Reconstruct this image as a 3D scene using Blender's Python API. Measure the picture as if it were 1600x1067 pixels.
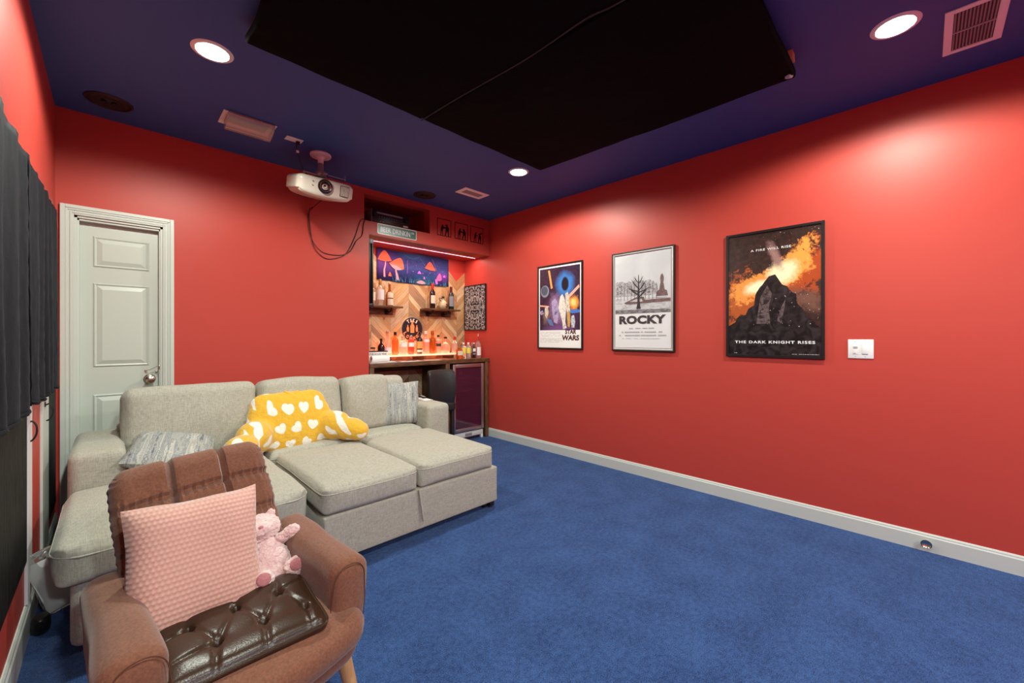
import bpy, bmesh, math, random
from mathutils import Vector, Matrix, Euler, noise
PI = math.pi
rnd = random.Random(7)
scene = bpy.context.scene
for o in list(bpy.data.objects): bpy.data.objects.remove(o)
C = scene.collection

# ------------------------------------------------------------------ camera, world, lights, exposure
FPX = 635.0
CAMH = 1.262
YAW = math.atan2(800 - 175.6, FPX)
cam = bpy.data.cameras.new('camera'); camo = bpy.data.objects.new('camera', cam); C.objects.link(camo)
camo.location = (0, 0, CAMH); camo.rotation_euler = (PI / 2, 0, -YAW)
cam.sensor_width = 36; cam.lens = FPX / 1600 * 36; cam.shift_y = -7.5 / 1600; cam.clip_start = .02
scene.camera = camo
w = bpy.data.worlds.new('world'); scene.world = w; w.use_nodes = True
w.node_tree.nodes['Background'].inputs[0].default_value = (.9, .95, 1, 1)
w.node_tree.nodes['Background'].inputs[1].default_value = .02
scene.view_settings.view_transform = 'Standard'; scene.view_settings.look = 'None'
scene.view_settings.gamma = 1; scene.view_settings.use_curve_mapping = False
scene.view_settings.exposure = 0.95
XL, XR, YB, YA, ZC = -.262, 3.425, 3.9, 4.418, 2.74
YF = -3.4
LAMP_COL = (.95, 1, .87)
LAMPS = [(.37, 2.59), (2.655, .10), (2.60, 2.56), (.37, .10), (.37, -2.3), (2.655, -2.3)]
LAMP_W = 62

def spot(name, loc, energy, col, size=math.radians(166), blend=.32, r=.06):
    l = bpy.data.lights.new(name, 'SPOT'); l.energy = energy; l.color = col
    l.spot_size = size; l.spot_blend = blend; l.shadow_soft_size = r
    o = bpy.data.objects.new(name, l); C.objects.link(o); o.location = loc; return o
for i, (x, y) in enumerate(LAMPS):
    spot('recessed_and_fill_light', (x, y, ZC - .03), LAMP_W * (1.9 if y < -1 else 1), (.84, .97, 1) if y < -1 else LAMP_COL)  # unseen pair behind the camera is added as stronger, cooler fill

# ------------------------------------------------------------------ materials
MATS = {}
def _n(nt, t, **kw):
    n = nt.nodes.new(t)
    for k, v in kw.items(): setattr(n, k, v)
    return n
def math_(nt, op, a, b=None, c=None):
    n = _n(nt, 'ShaderNodeMath', operation=op)
    for i, v in enumerate((a, b, c)):
        if v is None: continue
        if isinstance(v, (int, float)): n.inputs[i].default_value = v
        else: nt.links.new(v, n.inputs[i])
    return n.outputs[0]
def M(name, col, rough=.6, metal=0., var=None, bump=None, trans=0., emis=None, sheen=0., spec=.5, coat=0., aniso=None, ior=1.45, coords='Object'):
    """var=(scale, colour2, detail); bump=(scale, strength, distance); aniso = stretch vector for the noise"""
    if name in MATS: return MATS[name]
    m = bpy.data.materials.new(name); MATS[name] = m; m.use_nodes = True
    nt = m.node_tree; b = nt.nodes['Principled BSDF']
    b.inputs['Base Color'].default_value = (*col, 1); b.inputs['Roughness'].default_value = rough
    b.inputs['Metallic'].default_value = metal; b.inputs['Transmission Weight'].default_value = trans
    b.inputs['Specular IOR Level'].default_value = spec; b.inputs['Sheen Weight'].default_value = sheen
    b.inputs['Coat Weight'].default_value = coat; b.inputs['IOR'].default_value = ior
    if emis: b.inputs['Emission Color'].default_value = (*emis[0], 1); b.inputs['Emission Strength'].default_value = emis[1]
    tc = _n(nt, 'ShaderNodeTexCoord'); src = tc.outputs[coords]
    if aniso:
        mp = _n(nt, 'ShaderNodeMapping'); mp.inputs['Scale'].default_value = aniso
        nt.links.new(src, mp.inputs[0]); src = mp.outputs[0]
    if var:
        t = _n(nt, 'ShaderNodeTexNoise'); t.inputs['Scale'].default_value = var[0]; t.inputs['Detail'].default_value = var[2] if len(var) > 2 else 3
        nt.links.new(src, t.inputs['Vector'])
        r = _n(nt, 'ShaderNodeValToRGB'); r.color_ramp.elements[0].position = .35; r.color_ramp.elements[1].position = .65
        r.color_ramp.elements[0].color = (*col, 1); r.color_ramp.elements[1].color = (*var[1], 1)
        nt.links.new(t.outputs['Fac'], r.inputs[0]); nt.links.new(r.outputs[0], b.inputs['Base Color'])
    if bump:
        t = _n(nt, 'ShaderNodeTexNoise'); t.inputs['Scale'].default_value = bump[0]; t.inputs['Detail'].default_value = 2
        nt.links.new(src, t.inputs['Vector'])
        bp = _n(nt, 'ShaderNodeBump'); bp.inputs['Strength'].default_value = bump[1]; bp.inputs['Distance'].default_value = bump[2] if len(bump) > 2 else .01
        nt.links.new(t.outputs['Fac'], bp.inputs['Height']); nt.links.new(bp.outputs[0], b.inputs['Normal'])
    return m
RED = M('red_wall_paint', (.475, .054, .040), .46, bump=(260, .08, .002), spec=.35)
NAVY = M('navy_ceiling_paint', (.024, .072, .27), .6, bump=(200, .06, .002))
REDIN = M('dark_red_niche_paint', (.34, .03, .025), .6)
TRIM = M('white_trim_paint', (.56, .60, .555), .35)
DOORW = M('white_door_paint', (.53, .575, .52), .38, bump=(60, .04, .002), aniso=(8, 8, .6))
WHITE = M('white_plastic', (.78, .78, .77), .35)
WHITEP = M('white_paper', (.8, .79, .77), .7)
GREYW = M('grey_plastic', (.35, .35, .35), .5)
BLACK = M('black_plastic', (.012, .012, .013), .35)
BLACKM = M('black_metal', (.015, .014, .014), .4, .6)
SATIN = M('satin_black_print', (.012, .011, .013), .25)
CHROME = M('satin_nickel', (.62, .57, .50), .22, 1.)
STEEL = M('brushed_steel', (.45, .36, .36), .35, .9)
WOODD = M('dark_stained_wood', (.065, .028, .012), .45, var=(9, (.16, .075, .032), 5), bump=(30, .2, .004), aniso=(1, 6, 6))
WOODV = M('dark_stained_post_wood', (.065, .028, .012), .45, var=(9, (.16, .075, .032), 5), bump=(30, .2, .004), aniso=(6, 6, 1))
OAK = M('light_oak', (.62, .38, .18), .45, var=(14, (.48, .27, .11), 5), aniso=(5, 5, .6))
BROWN = M('brown_upholstery', (.145, .054, .027), .85, var=(160, (.205, .080, .043), 4), bump=(420, .35, .002), sheen=.25)
LEATHER = M('dark_brown_leather', (.036, .017, .009), .30, bump=(260, .25, .0015), spec=.45)
BLACKLEA = M('black_leather', (.016, .016, .018), .42, bump=(60, .25, .004))
BFAB = M('black_panel_fabric', (.0018, .0024, .0032), .8, bump=(12, .5, .01), spec=.08)
SEAMF = M('grey_fabric_seam', (.05, .05, .052), .9)
LAMPE = M('lamp_lens', (1, 1, 1), .5, emis=((1, .97, .92), 14))

def carpet():
    m = bpy.data.materials.new('blue_carpet'); m.use_nodes = True; nt = m.node_tree; b = nt.nodes['Principled BSDF']
    b.inputs['Roughness'].default_value = .95; b.inputs['Specular IOR Level'].default_value = .1; b.inputs['Sheen Weight'].default_value = .08
    tc = _n(nt, 'ShaderNodeTexCoord')
    n1 = _n(nt, 'ShaderNodeTexNoise'); n1.inputs['Scale'].default_value = 230; n1.inputs['Detail'].default_value = 4
    n2 = _n(nt, 'ShaderNodeTexNoise'); n2.inputs['Scale'].default_value = 5; n2.inputs['Detail'].default_value = 5
    n3 = _n(nt, 'ShaderNodeTexNoise'); n3.inputs['Scale'].default_value = 45; n3.inputs['Detail'].default_value = 4
    for n in (n1, n2, n3): nt.links.new(tc.outputs['Object'], n.inputs['Vector'])
    s = math_(nt, 'ADD', math_(nt, 'MULTIPLY', n1.outputs['Fac'], .60), math_(nt, 'ADD', math_(nt, 'MULTIPLY', n2.outputs['Fac'], .16), math_(nt, 'MULTIPLY', n3.outputs['Fac'], .24)))
    r = _n(nt, 'ShaderNodeValToRGB'); e = r.color_ramp.elements
    e[0].position = .40; e[0].color = (.006, .028, .115, 1); e[1].position = .60; e[1].color = (.046, .118, .33, 1)
    nt.links.new(s, r.inputs[0]); nt.links.new(r.outputs[0], b.inputs['Base Color'])
    bp = _n(nt, 'ShaderNodeBump'); bp.inputs['Strength'].default_value = .9; bp.inputs['Distance'].default_value = .012
    nt.links.new(s, bp.inputs['Height']); nt.links.new(bp.outputs[0], b.inputs['Normal'])
    return m
CARPET = carpet()
def weave(name, c1, c2, scale=300, c3=None):
    m = bpy.data.materials.new(name); m.use_nodes = True; nt = m.node_tree; b = nt.nodes['Principled BSDF']
    b.inputs['Roughness'].default_value = .9; b.inputs['Specular IOR Level'].default_value = .15; b.inputs['Sheen Weight'].default_value = .15
    tc = _n(nt, 'ShaderNodeTexCoord'); outs = []
    for sc in ((1, .12, .12), (.12, 1, 1)):
        mp = _n(nt, 'ShaderNodeMapping'); mp.inputs['Scale'].default_value = sc; nt.links.new(tc.outputs['Object'], mp.inputs[0])
        n = _n(nt, 'ShaderNodeTexNoise'); n.inputs['Scale'].default_value = scale; n.inputs['Detail'].default_value = 2
        nt.links.new(mp.outputs[0], n.inputs['Vector']); outs.append(n.outputs['Fac'])
    s = math_(nt, 'MULTIPLY', math_(nt, 'ADD', outs[0], outs[1]), .5)
    r = _n(nt, 'ShaderNodeValToRGB'); e = r.color_ramp.elements
    e[0].position = .38; e[0].color = (*c1, 1); e[1].position = .62; e[1].color = (*c2, 1)
    nt.links.new(s, r.inputs[0]); nt.links.new(r.outputs[0], b.inputs['Base Color'])
    big = _n(nt, 'ShaderNodeTexNoise'); big.inputs['Scale'].default_value = 7; big.inputs['Detail'].default_value = 3
    nt.links.new(tc.outputs['Object'], big.inputs['Vector'])
    h = math_(nt, 'ADD', math_(nt, 'MULTIPLY', s, .12), big.outputs['Fac'])
    bp = _n(nt, 'ShaderNodeBump'); bp.inputs['Strength'].default_value = .5; bp.inputs['Distance'].default_value = .012
    nt.links.new(h, bp.inputs['Height']); nt.links.new(bp.outputs[0], b.inputs['Normal'])
    return m
SOFA = weave('beige_grey_sofa_weave', (.33, .32, .265), (.47, .455, .385))
SOFAP = weave('beige_grey_sofa_piping', (.36, .35, .29), (.50, .48, .41))

def stripes_mat():
    m = bpy.data.materials.new('distressed_grey_stripes'); m.use_nodes = True; nt = m.node_tree; b = nt.nodes['Principled BSDF']
    b.inputs['Roughness'].default_value = .85
    tc = _n(nt, 'ShaderNodeTexCoord')
    def nz(sc, scale, det, dist=0):
        mp = _n(nt, 'ShaderNodeMapping'); mp.inputs['Scale'].default_value = sc; nt.links.new(tc.outputs['Object'], mp.inputs[0])
        n = _n(nt, 'ShaderNodeTexNoise'); n.inputs['Scale'].default_value = scale; n.inputs['Detail'].default_value = det
        n.inputs['Distortion'].default_value = dist
        nt.links.new(mp.outputs[0], n.inputs['Vector']); return n.outputs['Fac']
    a = nz((1, .0, .03), 19, 3); bb = nz((1, .0, .16), 60, 6); c = nz((1, 1, 4), 38, 5)
    s = math_(nt, 'ADD', math_(nt, 'MULTIPLY', a, .62), math_(nt, 'ADD', math_(nt, 'MULTIPLY', bb, .23), math_(nt, 'MULTIPLY', c, .15)))
    r = _n(nt, 'ShaderNodeValToRGB'); cr = r.color_ramp
    cr.elements[0].position = .36; cr.elements[0].color = (.03, .035, .045, 1)
    cr.elements[1].position = .70; cr.elements[1].color = (.60, .58, .53, 1)
    for p, col in ((.42, (.16, .18, .20)), (.47, (.42, .42, .39)), (.51, (.20, .225, .24)), (.55, (.55, .53, .47)), (.60, (.30, .31, .30))):
        e = cr.elements.new(p); e.color = (*col, 1)
    nt.links.new(s, r.inputs[0]); nt.links.new(r.outputs[0], b.inputs['Base Color'])
    return m
STRIPE = stripes_mat()

def chevron_mat():
    m = bpy.data.materials.new('chevron_wood_planks'); m.use_nodes = True; nt = m.node_tree; b = nt.nodes['Principled BSDF']
    b.inputs['Roughness'].default_value = .5
    tc = _n(nt, 'ShaderNodeTexCoord'); sp = _n(nt, 'ShaderNodeSeparateXYZ'); nt.links.new(tc.outputs['Object'], sp.inputs[0])
    x, z = sp.outputs[0], sp.outputs[2]
    W = .24
    u = math_(nt, 'DIVIDE', math_(nt, 'SUBTRACT', x, .09), W)          # peaks at X = .09 + 2k*W
    col = math_(nt, 'FLOOR', u)
    tri = math_(nt, 'PINGPONG', u, 1.0)
    s = math_(nt, 'ADD', z, math_(nt, 'MULTIPLY', tri, W))
    pl = math_(nt, 'DIVIDE', s, .078)
    idx = math_(nt, 'FLOOR', pl); fr = math_(nt, 'FRACT', pl)
    cb = _n(nt, 'ShaderNodeCombineXYZ'); nt.links.new(idx, cb.inputs[0]); nt.links.new(col, cb.inputs[1])
    wn = _n(nt, 'ShaderNodeTexWhiteNoise', noise_dimensions='2D'); nt.links.new(cb.outputs[0], wn.inputs[0])
    r = _n(nt, 'ShaderNodeValToRGB'); cr = r.color_ramp; cr.interpolation = 'CONSTANT'
    pal = [(0, (.62, .42, .23)), (.2, (.50, .29, .13)), (.36, (.68, .50, .30)), (.52, (.36, .22, .12)), (.64, (.60, .36, .16)), (.78, (.55, .40, .25)), (.9, (.45, .24, .10))]
    cr.elements[0].color = (*pal[0][1], 1); cr.elements[1].position = pal[1][0]; cr.elements[1].color = (*pal[1][1], 1)
    for p, c in pal[2:]: e = cr.elements.new(p); e.color = (*c, 1)
    nt.links.new(wn.outputs['Value'], r.inputs[0])
    # grain that runs along the plank: coordinates (s, along)
    cg = _n(nt, 'ShaderNodeCombineXYZ'); nt.links.new(math_(nt, 'MULTIPLY', s, 60), cg.inputs[0])
    nt.links.new(math_(nt, 'MULTIPLY', tri, 2.0), cg.inputs[1]); nt.links.new(wn.outputs['Value'], cg.inputs[2])
    g = _n(nt, 'ShaderNodeTexNoise'); g.inputs['Scale'].default_value = 1.5; g.inputs['Detail'].default_value = 4; nt.links.new(cg.outputs[0], g.inputs['Vector'])
    mx = _n(nt, 'ShaderNodeMix', data_type='RGBA', blend_type='MULTIPLY'); mx.inputs[0].default_value = .55
    gr = _n(nt, 'ShaderNodeValToRGB'); gr.color_ramp.elements[0].color = (.45, .4, .36, 1); gr.color_ramp.elements[0].position = .3; gr.color_ramp.elements[1].color = (1.1, 1.1, 1.1, 1); gr.color_ramp.elements[1].position = .6
    nt.links.new(g.outputs['Fac'], gr.inputs[0]); nt.links.new(r.outputs[0], mx.inputs[6]); nt.links.new(gr.outputs[0], mx.inputs[7])
    edge = math_(nt, 'MULTIPLY', math_(nt, 'GREATER_THAN', fr, .045), math_(nt, 'MULTIPLY', math_(nt, 'GREATER_THAN', tri, .006), math_(nt, 'LESS_THAN', tri, .994)))
    mx2 = _n(nt, 'ShaderNodeMix', data_type='RGBA'); mx2.inputs[6].default_value = (.26, .15, .07, 1)
    nt.links.new(edge, mx2.inputs[0]); nt.links.new(mx.outputs[2], mx2.inputs[7]); nt.links.new(mx2.outputs[2], b.inputs['Base Color'])
    bp = _n(nt, 'ShaderNodeBump'); bp.inputs['Strength'].default_value = .4; bp.inputs['Distance'].default_value = .004
    nt.links.new(edge, bp.inputs['Height']); nt.links.new(bp.outputs[0], b.inputs['Normal'])
    return m
CHEV = chevron_mat()

def heart_mat():
    m = bpy.data.materials.new('yellow_plush_with_white_hearts'); m.use_nodes = True; nt = m.node_tree; b = nt.nodes['Principled BSDF']
    b.inputs['Roughness'].default_value = .9; b.inputs['Sheen Weight'].default_value = .4
    tc = _n(nt, 'ShaderNodeTexCoord'); sp = _n(nt, 'ShaderNodeSeparateXYZ'); nt.links.new(tc.outputs['Object'], sp.inputs[0])
    S = .108
    wz = _n(nt, 'ShaderNodeTexNoise'); wz.inputs['Scale'].default_value = 6; nt.links.new(tc.outputs['Object'], wz.inputs['Vector'])
    px = math_(nt, 'DIVIDE', math_(nt, 'ADD', sp.outputs[0], math_(nt, 'MULTIPLY', math_(nt, 'SUBTRACT', wz.outputs['Fac'], .5), .05)), S)
    pz = math_(nt, 'DIVIDE', math_(nt, 'SUBTRACT', sp.outputs[2], math_(nt, 'MULTIPLY', sp.outputs[1], .8)), S * .9)
    row = math_(nt, 'FLOOR', pz)
    px = math_(nt, 'ADD', px, math_(nt, 'MULTIPLY', row, .5))
    cx = math_(nt, 'FLOOR', px)
    cb = _n(nt, 'ShaderNodeCombineXYZ'); nt.links.new(cx, cb.inputs[0]); nt.links.new(row, cb.inputs[1])
    wn = _n(nt, 'ShaderNodeTexWhiteNoise', noise_dimensions='2D'); nt.links.new(cb.outputs[0], wn.inputs[0])
    ang = math_(nt, 'MULTIPLY', math_(nt, 'SUBTRACT', wn.outputs['Value'], .5), 2.2)
    fx = math_(nt, 'SUBTRACT', math_(nt, 'FRACT', px), .5); fz = math_(nt, 'SUBTRACT', math_(nt, 'FRACT', pz), .5)
    ca, sa = math_(nt, 'COSINE', ang), math_(nt, 'SINE', ang)
    k = 3.3
    X = math_(nt, 'MULTIPLY', math_(nt, 'SUBTRACT', math_(nt, 'MULTIPLY', fx, ca), math_(nt, 'MULTIPLY', fz, sa)), k)
    Z = math_(nt, 'MULTIPLY', math_(nt, 'ADD', math_(nt, 'MULTIPLY', fx, sa), math_(nt, 'MULTIPLY', fz, ca)), k + .6)
    x2 = math_(nt, 'MULTIPLY', X, X)
    q = math_(nt, 'SUBTRACT', math_(nt, 'ADD', x2, math_(nt, 'MULTIPLY', Z, Z)), 1)
    q3 = math_(nt, 'POWER', math_(nt, 'ABSOLUTE', q), 3); q3 = math_(nt, 'MULTIPLY', q3, math_(nt, 'SIGN', q))
    hh = math_(nt, 'LESS_THAN', math_(nt, 'SUBTRACT', q3, math_(nt, 'MULTIPLY', x2, math_(nt, 'MULTIPLY', Z, math_(nt, 'MULTIPLY', Z, Z)))), 0)
    mx = _n(nt, 'ShaderNodeMix', data_type='RGBA'); mx.inputs[6].default_value = (.72, .42, .025, 1); mx.inputs[7].default_value = (.82, .80, .72, 1)
    nt.links.new(hh, mx.inputs[0]); nt.links.new(mx.outputs[2], b.inputs['Base Color'])
    n = _n(nt, 'ShaderNodeTexNoise'); n.inputs['Scale'].default_value = 26; n.inputs['Detail'].default_value = 6; nt.links.new(tc.outputs['Object'], n.inputs['Vector'])
    bp = _n(nt, 'ShaderNodeBump'); bp.inputs['Strength'].default_value = .6; bp.inputs['Distance'].default_value = .02
    nt.links.new(n.outputs['Fac'], bp.inputs['Height']); nt.links.new(bp.outputs[0], b.inputs['Normal'])
    return m
HEART = heart_mat()

def dimple_mat():
    m = M('pink_dimple_plush', (.60, .31, .26), .8, sheen=.5); nt = m.node_tree; b = nt.nodes['Principled BSDF']
    tc = [n for n in nt.nodes if n.type == 'TEX_COORD'][0]
    sp = _n(nt, 'ShaderNodeSeparateXYZ'); nt.links.new(tc.outputs['Object'], sp.inputs[0])
    row = math_(nt, 'MULTIPLY', sp.outputs[2], 2 * PI / .0135)
    a = math_(nt, 'SINE', row)
    c = math_(nt, 'SINE', math_(nt, 'ADD', math_(nt, 'MULTIPLY', sp.outputs[0], 2 * PI / .0125), math_(nt, 'MULTIPLY', math_(nt, 'FLOOR', math_(nt, 'DIVIDE', row, 2 * PI)), PI)))
    h = math_(nt, 'ADD', math_(nt, 'MULTIPLY', a, .7), math_(nt, 'MULTIPLY', c, .5))
    bp = _n(nt, 'ShaderNodeBump'); bp.inputs['Strength'].default_value = .5; bp.inputs['Distance'].default_value = .002
    nt.links.new(h, bp.inputs['Height']); nt.links.new(bp.outputs[0], b.inputs['Normal'])
    r = _n(nt, 'ShaderNodeValToRGB'); r.color_ramp.elements[0].color = (.50, .26, .215, 1); r.color_ramp.elements[1].color = (.66, .39, .32, 1)
    nt.links.new(math_(nt, 'ADD', math_(nt, 'MULTIPLY', h, .35), .5), r.inputs[0]); nt.links.new(r.outputs[0], b.inputs['Base Color'])
    return m
PINK = dimple_mat()
PLUSH = M('pale_pink_plush', (.66, .42, .42), .95, var=(45, (.78, .58, .55), 5), bump=(120, 1.0, .012), sheen=.6)
PLUSHD = M('dusty_pink_plush', (.42, .16, .17), .95, bump=(200, .6, .006), sheen=.4)
VELVET = M('black_velvet', (.0035, .005, .0075), .75, sheen=.05, spec=.2, bump=(120, .2, .003))
MATS['black_velvet'].node_tree.nodes['Principled BSDF'].inputs['Sheen Tint'].default_value = (.35, .45, .6, 1)
BOARD = M('black_grained_board', (.003, .0035, .0035), .6, spec=.15, var=(22, (.014, .015, .015), 6), bump=(22, .6, .01), aniso=(4, 4, .35))

# ------------------------------------------------------------------ mesh helpers
def link_mesh(name, bm, mats, parent=None, loc=(0, 0, 0), rot=(0, 0, 0), smooth=True):
    me = bpy.data.meshes.new(name); bm.normal_update(); bm.to_mesh(me); bm.free()
    if not isinstance(mats, (list, tuple)): mats = [mats]
    for m in mats: me.materials.append(m)
    if smooth:
        for p in me.polygons: p.use_smooth = True
        try: me.set_sharp_from_angle(angle=math.radians(38))
        except Exception: pass
    o = bpy.data.objects.new(name, me); C.objects.link(o)
    o.location = loc; o.rotation_euler = rot
    if parent: o.parent = parent
    return o
def empty(name, label, cat, loc=(0, 0, 0), rot=(0, 0, 0), group=None):
    o = bpy.data.objects.new(name, None); C.objects.link(o); o.empty_display_size = .05
    o.location = loc; o.rotation_euler = rot
    o['label'] = label; o['category'] = cat
    if group: o['group'] = group
    return o
def tag(o, label, cat, group=None):
    o['label'] = label; o['category'] = cat
    if group: o['group'] = group
    return o
def struct(name, bm, m, label=None, **k):
    o = link_mesh(name, bm, m, smooth=k.pop('smooth', False), **k); o['kind'] = 'structure'
    if label: o['label'] = label
    return o
def copy_tree(o, parent=None):
    c = o.copy(); C.objects.link(c)
    if parent: c.parent = parent
    for ch in list(o.children): copy_tree(ch, c)
    return c

def box(bm, lo, hi, bevel=0, seg=2, mi=0):
    lo, hi = Vector(lo), Vector(hi)
    r = bmesh.ops.create_cube(bm, size=1)
    vs = r['verts']
    for v in vs: v.co = Vector([(lo[i] + hi[i]) / 2 + v.co[i] * (hi[i] - lo[i]) for i in range(3)])
    fs = set(f for v in vs for f in v.link_faces)
    for f in fs: f.material_index = mi
    if bevel:
        es = set(e for v in vs for e in v.link_edges)
        r2 = bmesh.ops.bevel(bm, geom=list(es), offset=bevel, segments=seg, affect='EDGES', profile=.5)
        for f in r2['faces']: f.material_index = mi
    return bm
def bbox(lo, hi, bevel=0, seg=2):
    return box(bmesh.new(), lo, hi, bevel, seg)
def lathe(bm, prof, seg=24, mat4=None, mi=0):
    """prof = list of (r, z)"""
    rings = []
    for r, z in prof:
        if r < 1e-6: rings.append([bm.verts.new((0, 0, z))])
        else: rings.append([bm.verts.new((r * math.cos(2 * PI * i / seg), r * math.sin(2 * PI * i / seg), z)) for i in range(seg)])
    fs = []
    for a, b in zip(rings, rings[1:]):
        for i in range(seg):
            j = (i + 1) % seg
            if len(a) == 1 and len(b) == 1: continue
            if len(a) == 1: f = bm.faces.new((a[0], b[i], b[j]))
            elif len(b) == 1: f = bm.faces.new((a[i], a[j], b[0]))
            else: f = bm.faces.new((a[i], a[j], b[j], b[i]))
            f.material_index = mi; fs.append(f)
    vs = [v for r in rings for v in r]
    if mat4 is not None: bmesh.ops.transform(bm, matrix=mat4, verts=vs)
    bmesh.ops.recalc_face_normals(bm, faces=fs)
    return bm
def lath(prof, seg=24, mat4=None): return lathe(bmesh.new(), prof, seg, mat4)
def tube(bm, pts, r, seg=8, closed=False, mi=0, cap=True):
    pts = [Vector(p) for p in pts]; n = len(pts); rings = []
    up = Vector((0, 0, 1))
    for i, p in enumerate(pts):
        a = pts[(i - 1) % n] if (closed or i > 0) else p
        b = pts[(i + 1) % n] if (closed or i < n - 1) else p
        t = (b - a).normalized()
        if i == 0:
            s = t.cross(up)
            if s.length < .01: s = t.cross(Vector((1, 0, 0)))
            s.normalize()
        else:
            s = (s - t * s.dot(t))
            if s.length < 1e-5: s = t.orthogonal()
            s.normalize()
        u = s.cross(t)
        rr = r[i] if isinstance(r, (list, tuple)) else r
        rings.append([bm.verts.new(p + (s * math.cos(2 * PI * k / seg) + u * math.sin(2 * PI * k / seg)) * rr) for k in range(seg)])
    fs = []
    for i in range(n if closed else n - 1):
        a, b = rings[i], rings[(i + 1) % n]
        for k in range(seg):
            f = bm.faces.new((a[k], a[(k + 1) % seg], b[(k + 1) % seg], b[k])); fs.append(f)
    if not closed and cap:
        fs.append(bm.faces.new(rings[0][::-1])); fs.append(bm.faces.new(rings[-1]))
    for f in fs: f.material_index = mi
    bmesh.ops.recalc_face_normals(bm, faces=fs)
    return bm
def tub(pts, r, seg=8, closed=False): return tube(bmesh.new(), pts, r, seg, closed)
def smooth_path(pts, k=8):
    """Catmull-Rom"""
    P = [Vector(p) for p in pts]; P = [P[0] * 2 - P[1]] + P + [P[-1] * 2 - P[-2]]; out = []
    for i in range(1, len(P) - 2):
        for j in range(k):
            t = j / k; a, b, c, d = P[i - 1], P[i], P[i + 1], P[i + 2]
            out.append(.5 * ((2 * b) + (c - a) * t + (2 * a - 5 * b + 4 * c - d) * t * t + (3 * b - a - 3 * c + d) * t ** 3))
    out.append(P[-2]); return out
def rbox(sx, sy, sz, r, n=12, fn=None, center=(0, 0, 0), mat4=None, bm=None, pw=2.0):
    """soft rounded box; fn(v, (u,v,w in -1..1)) -> v deforms it"""
    own = bm is None
    if own: bm = bmesh.new()
    if not isinstance(r, (tuple, list)): r = (r, r, r)
    h = Vector((sx / 2, sy / 2, sz / 2)); inner = Vector([max(h[i] - r[i], 1e-4) for i in range(3)])
    verts = {}
    def vert(p):
        key = tuple(round(c, 5) for c in p)
        if key in verts: return verts[key]
        q = Vector([p[i] * h[i] for i in range(3)])
        d = Vector([0, 0, 0]); cl = Vector([0, 0, 0])
        for i in range(3):
            cl[i] = max(-inner[i], min(inner[i], q[i])); d[i] = (q[i] - cl[i]) / max(r[i], 1e-6)
        L = d.length
        if L > 1e-6: d = d / L
        # keep cube parametrisation even over the corner
        pos = Vector([cl[i] + d[i] * r[i] for i in range(3)])
        if fn: pos = fn(pos, Vector(p))
        if mat4 is not None: pos = mat4 @ pos
        pos = pos + Vector(center)
        v = bm.verts.new(pos); verts[key] = v; return v
    def spaced(k, half, rad):
        # more samples in the rounded rim
        out = []
        m = max(3, n // 4); f = min(.9, rad / half)
        for i in range(m): out.append(-1 + f * (1 - math.cos(i / m * PI / 2)) if False else -1 + f * i / m)
        c = max(2, n - 2)
        for i in range(c + 1): out.append(-1 + f + (2 - 2 * f) * i / c)
        for i in range(1, m + 1): out.append(1 - f + f * i / m)
        return out
    S = [spaced(0, h[i], r[i]) for i in range(3)]
    fs = []
    for ax in range(3):
        a, b = [(1, 2), (2, 0), (0, 1)][ax]
        for sgn in (-1, 1):
            for i in range(len(S[a]) - 1):
                for j in range(len(S[b]) - 1):
                    q = []
                    for (ii, jj) in ((i, j), (i + 1, j), (i + 1, j + 1), (i, j + 1)):
                        p = [0, 0, 0]; p[ax] = sgn; p[a] = S[a][ii]; p[b] = S[b][jj]; q.append(vert(p))
                    if sgn < 0: q = q[::-1]
                    try: fs.append(bm.faces.new(q))
                    except ValueError: pass
    return bm
def superell(bm, c, rad, rot=None, seg=20, rings=14, e=1.0):
    c = Vector(c); r0 = []
    for i in range(rings + 1):
        th = PI * i / rings
        row = []
        for k in range(seg):
            ph = 2 * PI * k / seg
            p = Vector((math.sin(th) * math.cos(ph), math.sin(th) * math.sin(ph), math.cos(th)))
            if e != 1: p = Vector([math.copysign(abs(q) ** e, q) for q in p])
            p = Vector([p[j] * rad[j] for j in range(3)])
            if rot is not None: p = rot @ p
            row.append(bm.verts.new(p + c))
        r0.append(row)
    for a, b in zip(r0, r0[1:]):
        for k in range(seg):
            bm.faces.new((a[k], b[k], b[(k + 1) % seg], a[(k + 1) % seg]))
    bmesh.ops.remove_doubles(bm, verts=[v for r in r0 for v in r], dist=1e-5)
    return bm
def remesh(o, vox, sm=6):
    m = o.modifiers.new('remesh', 'REMESH'); m.mode = 'VOXEL'; m.voxel_size = vox; m.use_smooth_shade = True
    s = o.modifiers.new('smooth', 'SMOOTH'); s.factor = .5; s.iterations = sm
    return o
def wob(p, s, a, seed=0):
    return noise.noise(Vector(p) * s + Vector((seed, seed * 1.7, 0))) * a

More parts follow.
